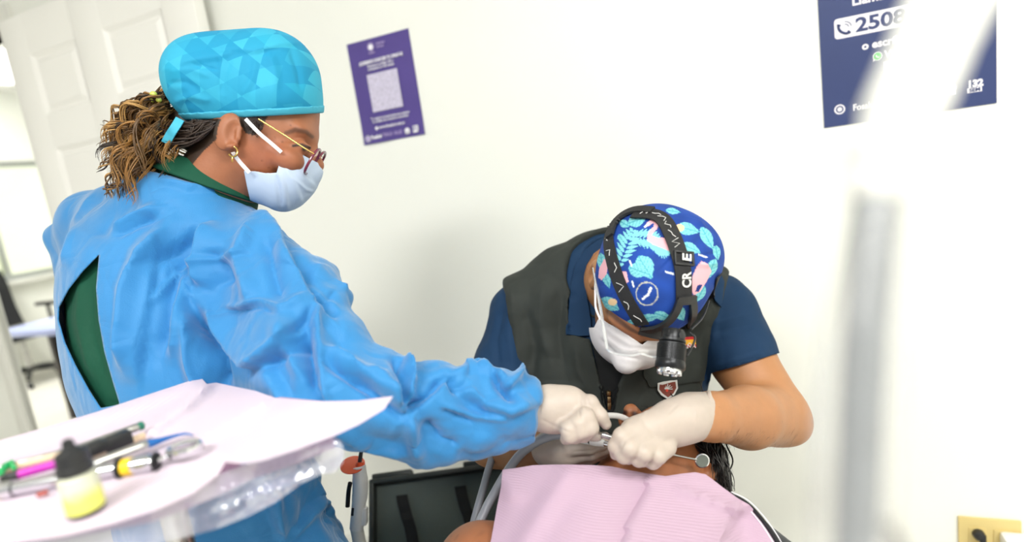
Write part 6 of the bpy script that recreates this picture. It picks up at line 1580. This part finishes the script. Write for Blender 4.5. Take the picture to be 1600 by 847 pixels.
cp += [(0.034, rb_ * 0.95), (0.039, rb_ * 0.95), (0.040, rb_ * 0.86), (0.050, rb_ * 0.82), (0.052, rb_ * 0.6), (0.0545, rb_ * 0.34), (0.060, rb_ * 0.27), (0.061, rb_ * 0.15)]
MB().lathe(bb, ZZ, cp, 28).build('cap', M_blk2, bo)
# syringe
a, b, r = rod((28, 772), (186, 742), 10.5)
sy = thing('dental_syringe', 'chrome dental syringe with yellow band and thumb ring on the tray', 'syringe', a)
MB().tube([a, b], r, 18).build('barrel', M_chrome, sy); ax_ = nrm(b - a)
MB().tube([a - ax_ * 0.012, a - ax_ * 0.001], r * 1.25, 18).build('hub', M_chrome, sy)
MB().tube([a - ax_ * 0.03, a - ax_ * 0.012], r * 1.1, 16).build('needle_sheath', mat('yellow_plastic', (232, 226, 110), 0.4, noise_=(30, 0.03)), sy)
z = float((b - CAM) @ FW); k_ = PX(1, z)
MB().lathe(b, ax_, [(0, r * 1.1), (0.001, 16 * k_), (0.004, 16 * k_), (0.005, 12 * k_)], 24).build('flange', M_blkal, sy)
MB().lathe(b + ax_ * 0.005, ax_, [(0, 13 * k_), (0.008, 13.5 * k_)], 24).build('band', mat('yellow_band', (240, 200, 30), 0.4, noise_=(30, 0.03)), sy)
MB().lathe(b + ax_ * 0.013, ax_, [(0, 12.5 * k_), (0.014, 13.5 * k_), (0.018, 10 * k_)], 24).build('spring_housing', M_chrome, sy)
MB().lathe(b + ax_ * 0.031, ax_, [(0, 10 * k_), (0.001, 15 * k_), (0.003, 15 * k_), (0.004, 7 * k_)], 24).build('flange', M_blkal, sy)
e2_ = tp_(266, 722) + ZZ * 0.006
MB().tube(crom([b + ax_ * 0.034, e2_], 6), [4 * k_, 3.5 * k_, 4.5 * k_, 3.5 * k_, 4.5 * k_, 5 * k_], 12).build('plunger', M_chrome, sy)
rc = tp_(292, 714) + ZZ * 0.008; rx = nrm(ax_ * np.array([1, 1, 0])); ry = np.cross(ZZ, rx)
MB().tube([rc + rx * 0.0135 * math.cos(t) + ry * 0.0115 * math.sin(t) for t in np.linspace(0, 2 * math.pi, 33)], [0.003] * 33, 8, cap=False, flat=1.5, ref=ZZ).build('thumb_ring', M_chrome, sy)
# blue-tipped probe
a, b, r = rod((140, 742), (234, 706), 8.5, lift=0.008)
pr = thing('dental_probe', 'steel handled probe with a blue pointed tip on the tray', 'probe', a); ax_ = nrm(b - a)
kp = [(0, r * 0.7)]; L = np.linalg.norm(b - a); x = 0.003
while x < L - 0.003: kp += [(x, r), (x + 0.0012, r * 0.93)]; x += 0.0024
MB().lathe(a, ax_, kp + [(L, r * 0.8)], 16).build('handle', M_steel, pr)
tpb = mat('blue_plastic', (20, 96, 168), 0.35, noise_=(30, 0.04))
MB().tube(crom([b, tp_(252, 699) + ZZ * 0.007, tp_(275, 690) + ZZ * 0.006, tp_(292, 685) + ZZ * 0.005, tp_(303, 686) + ZZ * 0.004], 12), [r * 0.85, r * 0.8, r * 0.7, r * 0.55, r * 0.45, r * 0.35, r * 0.3, r * 0.25, r * 0.25, r * 0.2, r * 0.15, r * 0.1], 12).build('tip', tpb, pr)
# black clamp holding two steel instruments
a, b, r = rod((138, 728), (204, 700), 10, lift=0.012)
cl_ = thing('rubber_clamp', 'black rubber clamp lying across steel instruments on the tray', 'clamp', a); ax_ = nrm(b - a); sd = nrm(np.cross(ax_, ZZ))
MB().box(b * 0.75 + a * 0.25, (ax_, sd, ZZ), (0.012, 0.007, 0.007), 0.002).build('jaw', M_blk2, cl_)
MB().box(a * 0.75 + b * 0.25 + ZZ * 0.002, (ax_, sd, ZZ), (0.009, 0.008, 0.006), 0.003).build('jaw', M_blk2, cl_)
MB().tube([a - ax_ * 0.004, b], 0.003, 8).build('pin', M_blkal, cl_)
gtip = mat('green_plastic', (26, 110, 88), 0.35, noise_=(30, 0.04)); tan = mat('tan_plastic', (214, 190, 160), 0.45, noise_=(20, 0.04))
def simple_rod(name, label, cat, a, b, rpx, m, tipm=None, tipf=0.15, lift=None, prt='handle'):
    p, q_, r = rod(a, b, rpx, lift=lift); t = thing(name, label, cat, p); d = nrm(q_ - p)
    e = q_ - (q_ - p) * tipf if tipm else q_
    MB().lathe(p, d, [(0, r * 0.6), (r * 0.4, r)] + [(np.linalg.norm(e - p) * u, r * (1.0 if i % 2 else 0.94)) for i, u in enumerate(np.linspace(0.1, 0.97, 12))] + [(np.linalg.norm(e - p), r * 0.9)], 16).build(prt, m, t)
    if tipm: MB().lathe(e, d, [(0, r * 1.0), (np.linalg.norm(q_ - e) * 0.7, r * 1.0), (np.linalg.norm(q_ - e), r * 0.3)], 16).build('tip', tipm, t)
    return t
simple_rod('dental_scaler', 'steel scaler with dark green end behind the black clamp', 'dental tool', (120, 722), (231, 680), 7, M_steel, gtip, 0.10, 0.012)
simple_rod('dental_spatula', 'tan handled spatula beside the green ended scaler', 'dental tool', (130, 730), (228, 689), 6, tan, None, 0.1, 0.006)
simple_rod('mixing_stick', 'long tan mixing stick at the back of the tray', 'stick', (-60, 758), (105, 714), 6, tan, None, 0.1, 0.004)
simple_rod('marker_pen', 'magenta pen with dark tip on the tray', 'pen', (108, 736), (4, 766), 7.5, mat('magenta_plastic', (196, 50, 176), 0.35, noise_=(30, 0.05)), MATS['black_plastic'], 0.28, 0.010, 'barrel')
simple_rod('ink_pen', 'white and blue pen under the magenta pen', 'pen', (112, 746), (20, 772), 6, mat('pale_blue_plastic', (120, 186, 232), 0.35, noise_=(30, 0.06)), M_white, 0.2, 0.004, 'barrel')
simple_rod('dental_burnisher', 'thin steel burnisher behind the pens on the tray', 'dental tool', (-60, 752), (128, 704), 4, M_steel, None, 0.1, 0.004)
simple_rod('brush_tip', 'bright green brush tip beside the burnisher', 'brush tip', (2, 752), (16, 738), 5.5, mat('bright_green', (40, 176, 96), 0.35, noise_=(30, 0.05)), None, 0.1, 0.008, 'tip')
simple_rod('brush_tip', 'short green brush tip standing nearest the magenta pen', 'brush tip', (26, 744), (21, 733), 3.5, MATS['bright_green'], None, 0.1, 0.008, 'tip')
simple_rod('composite_capsule', 'small red capsule in front of the syringe barrel', 'capsule', (58, 778), (76, 772), 4, mat('dull_red', (170, 84, 76), 0.5, noise_=(30, 0.05)), None, 0.1, None, 'capsule')
wr = sheet([(136, 694), (150, 684), (176, 680), (196, 684), (178, 700), (156, 706), (140, 704)], 6, lambda x, y: at_h(x, y, TH + 0.008 + 0.004 * math.sin(x * 0.2) * math.sin(y * 0.3)), 0.0004, M_film, 'plastic_sachet'); tag(wr, 'crumpled clear sachet behind the black clamp', 'sachet'); recenter(wr, at_h(165, 693, TH + 0.003))

# ------------------------------------------------------------ lamp arm close to the camera
AZ = 0.185
M_sheath = mat('arm_cover', (222, 222, 216), 0.5, noise_=(12, 0.03), bump=(40, 0.2)); M_core = mat('arm_grey', (112, 118, 121), 0.45, noise_=(50, 0.12))
ab = pt(1330, 880, AZ); arm = thing('lamp_arm', 'blurred white covered equipment arm standing close in front of the wall posters', 'equipment arm', np.array([ab[0] + 0.46, ab[1] + 0.02, 0.0]))
MB().tube(crom([pt(1530, -130, AZ + 0.02), pt(1490, -20, AZ + 0.01), pt(1446, 90, AZ), pt(1404, 190, AZ), pt(1378, 262, AZ)], 24), [PX(62, AZ)] * 10 + [PX(58, AZ)] * 8 + [PX(50, AZ)] * 6, 20).build('upper_sleeve', M_sheath, arm)
MB().tube(crom([pt(1556, -20, AZ + 0.012), pt(1536, 14, AZ + 0.008), pt(1516, 40, AZ + 0.004)], 8), PX(17, AZ), 14).build('side_lever', M_sheath, arm)
V, F = SDF().ell(pt(1374, 282, AZ), (PX(46, AZ), PX(46, AZ), PX(40, AZ)), (RT, UP, FW)).mesh(0.0012); mesh_obj('joint', V, F, M_sheath, arm)
low = [pt(1370, 300, AZ), pt(1360, 420, AZ), pt(1350, 560, AZ), pt(1344, 700, AZ), pt(1338, 860, AZ)]; lowz = low[-1]
MB().tube(crom(low, 24), PX(32, AZ), 18).build('lower_tube', M_core, arm)
side = np.array([lowz[0] + 0.46, lowz[1] + 0.02, 0.0])
MB().tube(crom([lowz, lowz - ZZ * 0.05 + RT * 0.02, np.array([side[0] - 0.12, side[1], 0.95]), np.array([side[0], side[1], 0.80]), np.array([side[0], side[1], 0.4]), side + ZZ * 0.03], 26), [PX(32, AZ)] * 4 + [0.014] * 22, 16).build('column', M_core, arm)
MB().lathe(side, ZZ, [(0, 0.15), (0.02, 0.15), (0.035, 0.05)], 28).build('base_plate', M_core, arm)
sh_ = MB().tube(crom([pt(1376, 300, AZ), pt(1362, 430, AZ), pt(1346, 560, AZ), pt(1338, 700, AZ), pt(1330, 860, AZ)], 24), [PX(34 + 26 * min(1, i / 10), AZ) for i in range(24)], 20, cap=False)
sh_.build('film_sleeve', glass('arm_film', tint=(0.97, 0.97, 0.97), gloss=0.05, rough=0.3, haze=0.10, hazecol=(0.93, 0.91, 0.9)), arm)
MB().tube(crom([pt(1384, 822, AZ), pt(1394, 830, AZ), pt(1402, 850, AZ), pt(1404, 880, AZ)], 10), PX(9, AZ), 12).build('lever', M_bpl, arm)
MB().tube([pt(1340, 862, AZ), pt(1404, 878, AZ)], PX(8, AZ), 12).build('lever_bracket', M_core, arm)

# ------------------------------------------------------------ open black case by the wall
M_case = mat('case_plastic', (40, 44, 40), 0.45, noise_=(30, 0.06)); M_line = mat('case_lining', (92, 100, 94), 0.8, noise_=(10, 0.05), bump=(200, 0.2))
zt, zbm = 1.36, 1.24
TL, TRc, BR, BL = pt(560, 752, zt), pt(782, 722, zt), pt(838, 930, zbm), pt(612, 930, zbm)
exx = nrm(TRc - TL); eyy = nrm(TL - BL - exx * ((TL - BL) @ exx)); enn = np.cross(exx, eyy); enn = enn if enn @ FW < 0 else -enn
ctr = (TL + TRc + BR + BL) / 4; wx = np.linalg.norm(TRc - TL) / 2; wy = np.linalg.norm(TL - BL) / 2
bot = ctr - eyy * wy
cs_ = thing('tool_case', 'open black hard case with lined lid and elastic straps by the wall', 'case', np.array([bot[0], bot[1], 0.34]) - M_ * 0.12)
MB().box(ctr - enn * 0.012, (exx, eyy, enn), (wx, wy, 0.004), 0.002).build('lid_shell', M_case, cs_)
MB().box(ctr - enn * 0.004, (exx, eyy, enn), (wx - 0.012, wy - 0.012, 0.003), 0.001).build('lid_lining', M_line, cs_)
for sx, sy, lx, ly in ((0, 1, wx, 0.006), (0, -1, wx, 0.006), (1, 0, 0.006, wy), (-1, 0, 0.006, wy)):
    MB().box(ctr + exx * sx * (wx - 0.006) + eyy * sy * (wy - 0.006) + enn * 0.006, (exx, eyy, enn), (lx, ly, 0.022), 0.004).build('lid_rim', M_case, cs_)
for u0, u1 in ((-0.98, -0.42), (0.30, 0.90)):
    MB().box(ctr + exx * wx * (u0 + u1) / 2 + eyy * (wy + 0.007), (exx, eyy, enn), (wx * (u1 - u0) / 2, 0.007, 0.016), 0.004).build('latch_tab', M_case, cs_)
def lidp(x, y, off):
    d = ray(x, y); t = ((ctr + enn * off - CAM) @ enn) / (d @ enn); return CAM + d * t
for P in ([(628, 774), (634, 800), (642, 828), (650, 870)], [(719, 760), (726, 790), (734, 812), (742, 850)]):
    pts = crom([lidp(x, y, 0.002) for x, y in P], 14); pts = [p + enn * (0.004 * abs(math.sin(i * 0.75))) for i, p in enumerate(pts)]
    MB().strap(pts, [exx] * 14, [enn] * 14, PX(18, 1.3), 0.003).build('elastic_strap', mat('black_elastic', (16, 16, 17), 0.8, noise_=(80, 0.1)), cs_)
cbx = bot + enn * 0.17; cbx[2] = 0.40
MB().box(cbx, (exx * np.array([1, 1, 0]), HOR(enn), ZZ), (wx, 0.16, 0.055), 0.008).build('case_base', M_case, cs_)
st_ = thing('side_table', 'low side table carrying the open black case', 'table', np.array([cbx[0], cbx[1], 0.0]))
MB().box(np.array([cbx[0], cbx[1], 0.33]), (HOR(exx), HOR(enn), ZZ), (0.20, 0.16, 0.012), 0.004).build('table_top', M_trim, st_)
for i in (-1, 1):
    for j in (-1, 1): MB().tube([np.array([cbx[0], cbx[1], 0.0]) + HOR(exx) * 0.17 * i + HOR(enn) * 0.13 * j, np.array([cbx[0], cbx[1], 0.32]) + HOR(exx) * 0.17 * i + HOR(enn) * 0.13 * j], 0.012, 10).build('leg', M_trim, st_)

# ------------------------------------------------------------ curing light in its holder
CZ = 1.02; M_orange = mat('orange_shield', (240, 84, 30), 0.25, noise_=(20, 0.03), coat=0.3)
p0 = pt(560, 835, CZ); cu = thing('curing_light', 'white curing light with orange shield standing in its holder', 'curing light', np.array([p0[0], p0[1], 0.0]))
MB().tube(crom([pt(557, 826, CZ), pt(560, 795, CZ), pt(563, 765, CZ), pt(562, 740, CZ), pt(560, 728, CZ)], 16), [PX(11, CZ)] * 6 + [PX(12, CZ)] * 5 + [PX(11, CZ)] * 5, 16).build('body', MATS['white_plastic'], cu)
sn_ = nrm(img(0.0, -0.87, -0.42)); MB().lathe(pt(551, 727, CZ), sn_, [(-0.001, PX(18, CZ)), (0.0, PX(19, CZ)), (0.0016, PX(19, CZ)), (0.002, PX(17, CZ))], 32).build('shield', M_orange, cu)
MB().lathe(pt(562, 734, CZ), img(0.05, -1), [(0, PX(9, CZ)), (0.012, PX(6, CZ)), (0.014, PX(5, CZ))], 16).build('collar', M_orange, cu)
MB().tube([pt(562, 722, CZ), pt(564, 708, CZ), pt(567, 690, CZ)], PX(3.2, CZ), 10).build('light_guide', M_blk2, cu)
MB().box(pt(568, 806, CZ), (RT, UP, FW), (PX(6, CZ), PX(14, CZ), 0.008), 0.003).build('charger_clip', MATS['white_plastic'], cu)
MB().box(pt(551, 800, CZ - 0.011), (img(1, 0.1), img(-0.1, 1), FW), (PX(2, CZ), PX(6, CZ), 0.001), 0.0006).build('button', M_blk2, cu)
MB().tube(crom([pt(547, 755, CZ - 0.005), pt(545, 765, CZ), pt(544, 776, CZ), pt(543, 792, CZ)], 8), PX(3.5, CZ), 10).build('spare_tip', M_blkal, cu)
lo_ = pt(557, 824, CZ); MB().tube([lo_, np.array([lo_[0], lo_[1], 0.5]), np.array([lo_[0], lo_[1], 0.02])], [PX(10, CZ), 0.012, 0.014], 14).build('holder_post', M_trim, cu)
MB().lathe(np.array([lo_[0], lo_[1], 0.0]), ZZ, [(0, 0.13), (0.018, 0.13), (0.03, 0.03)], 24).build('holder_base', M_trim, cu)
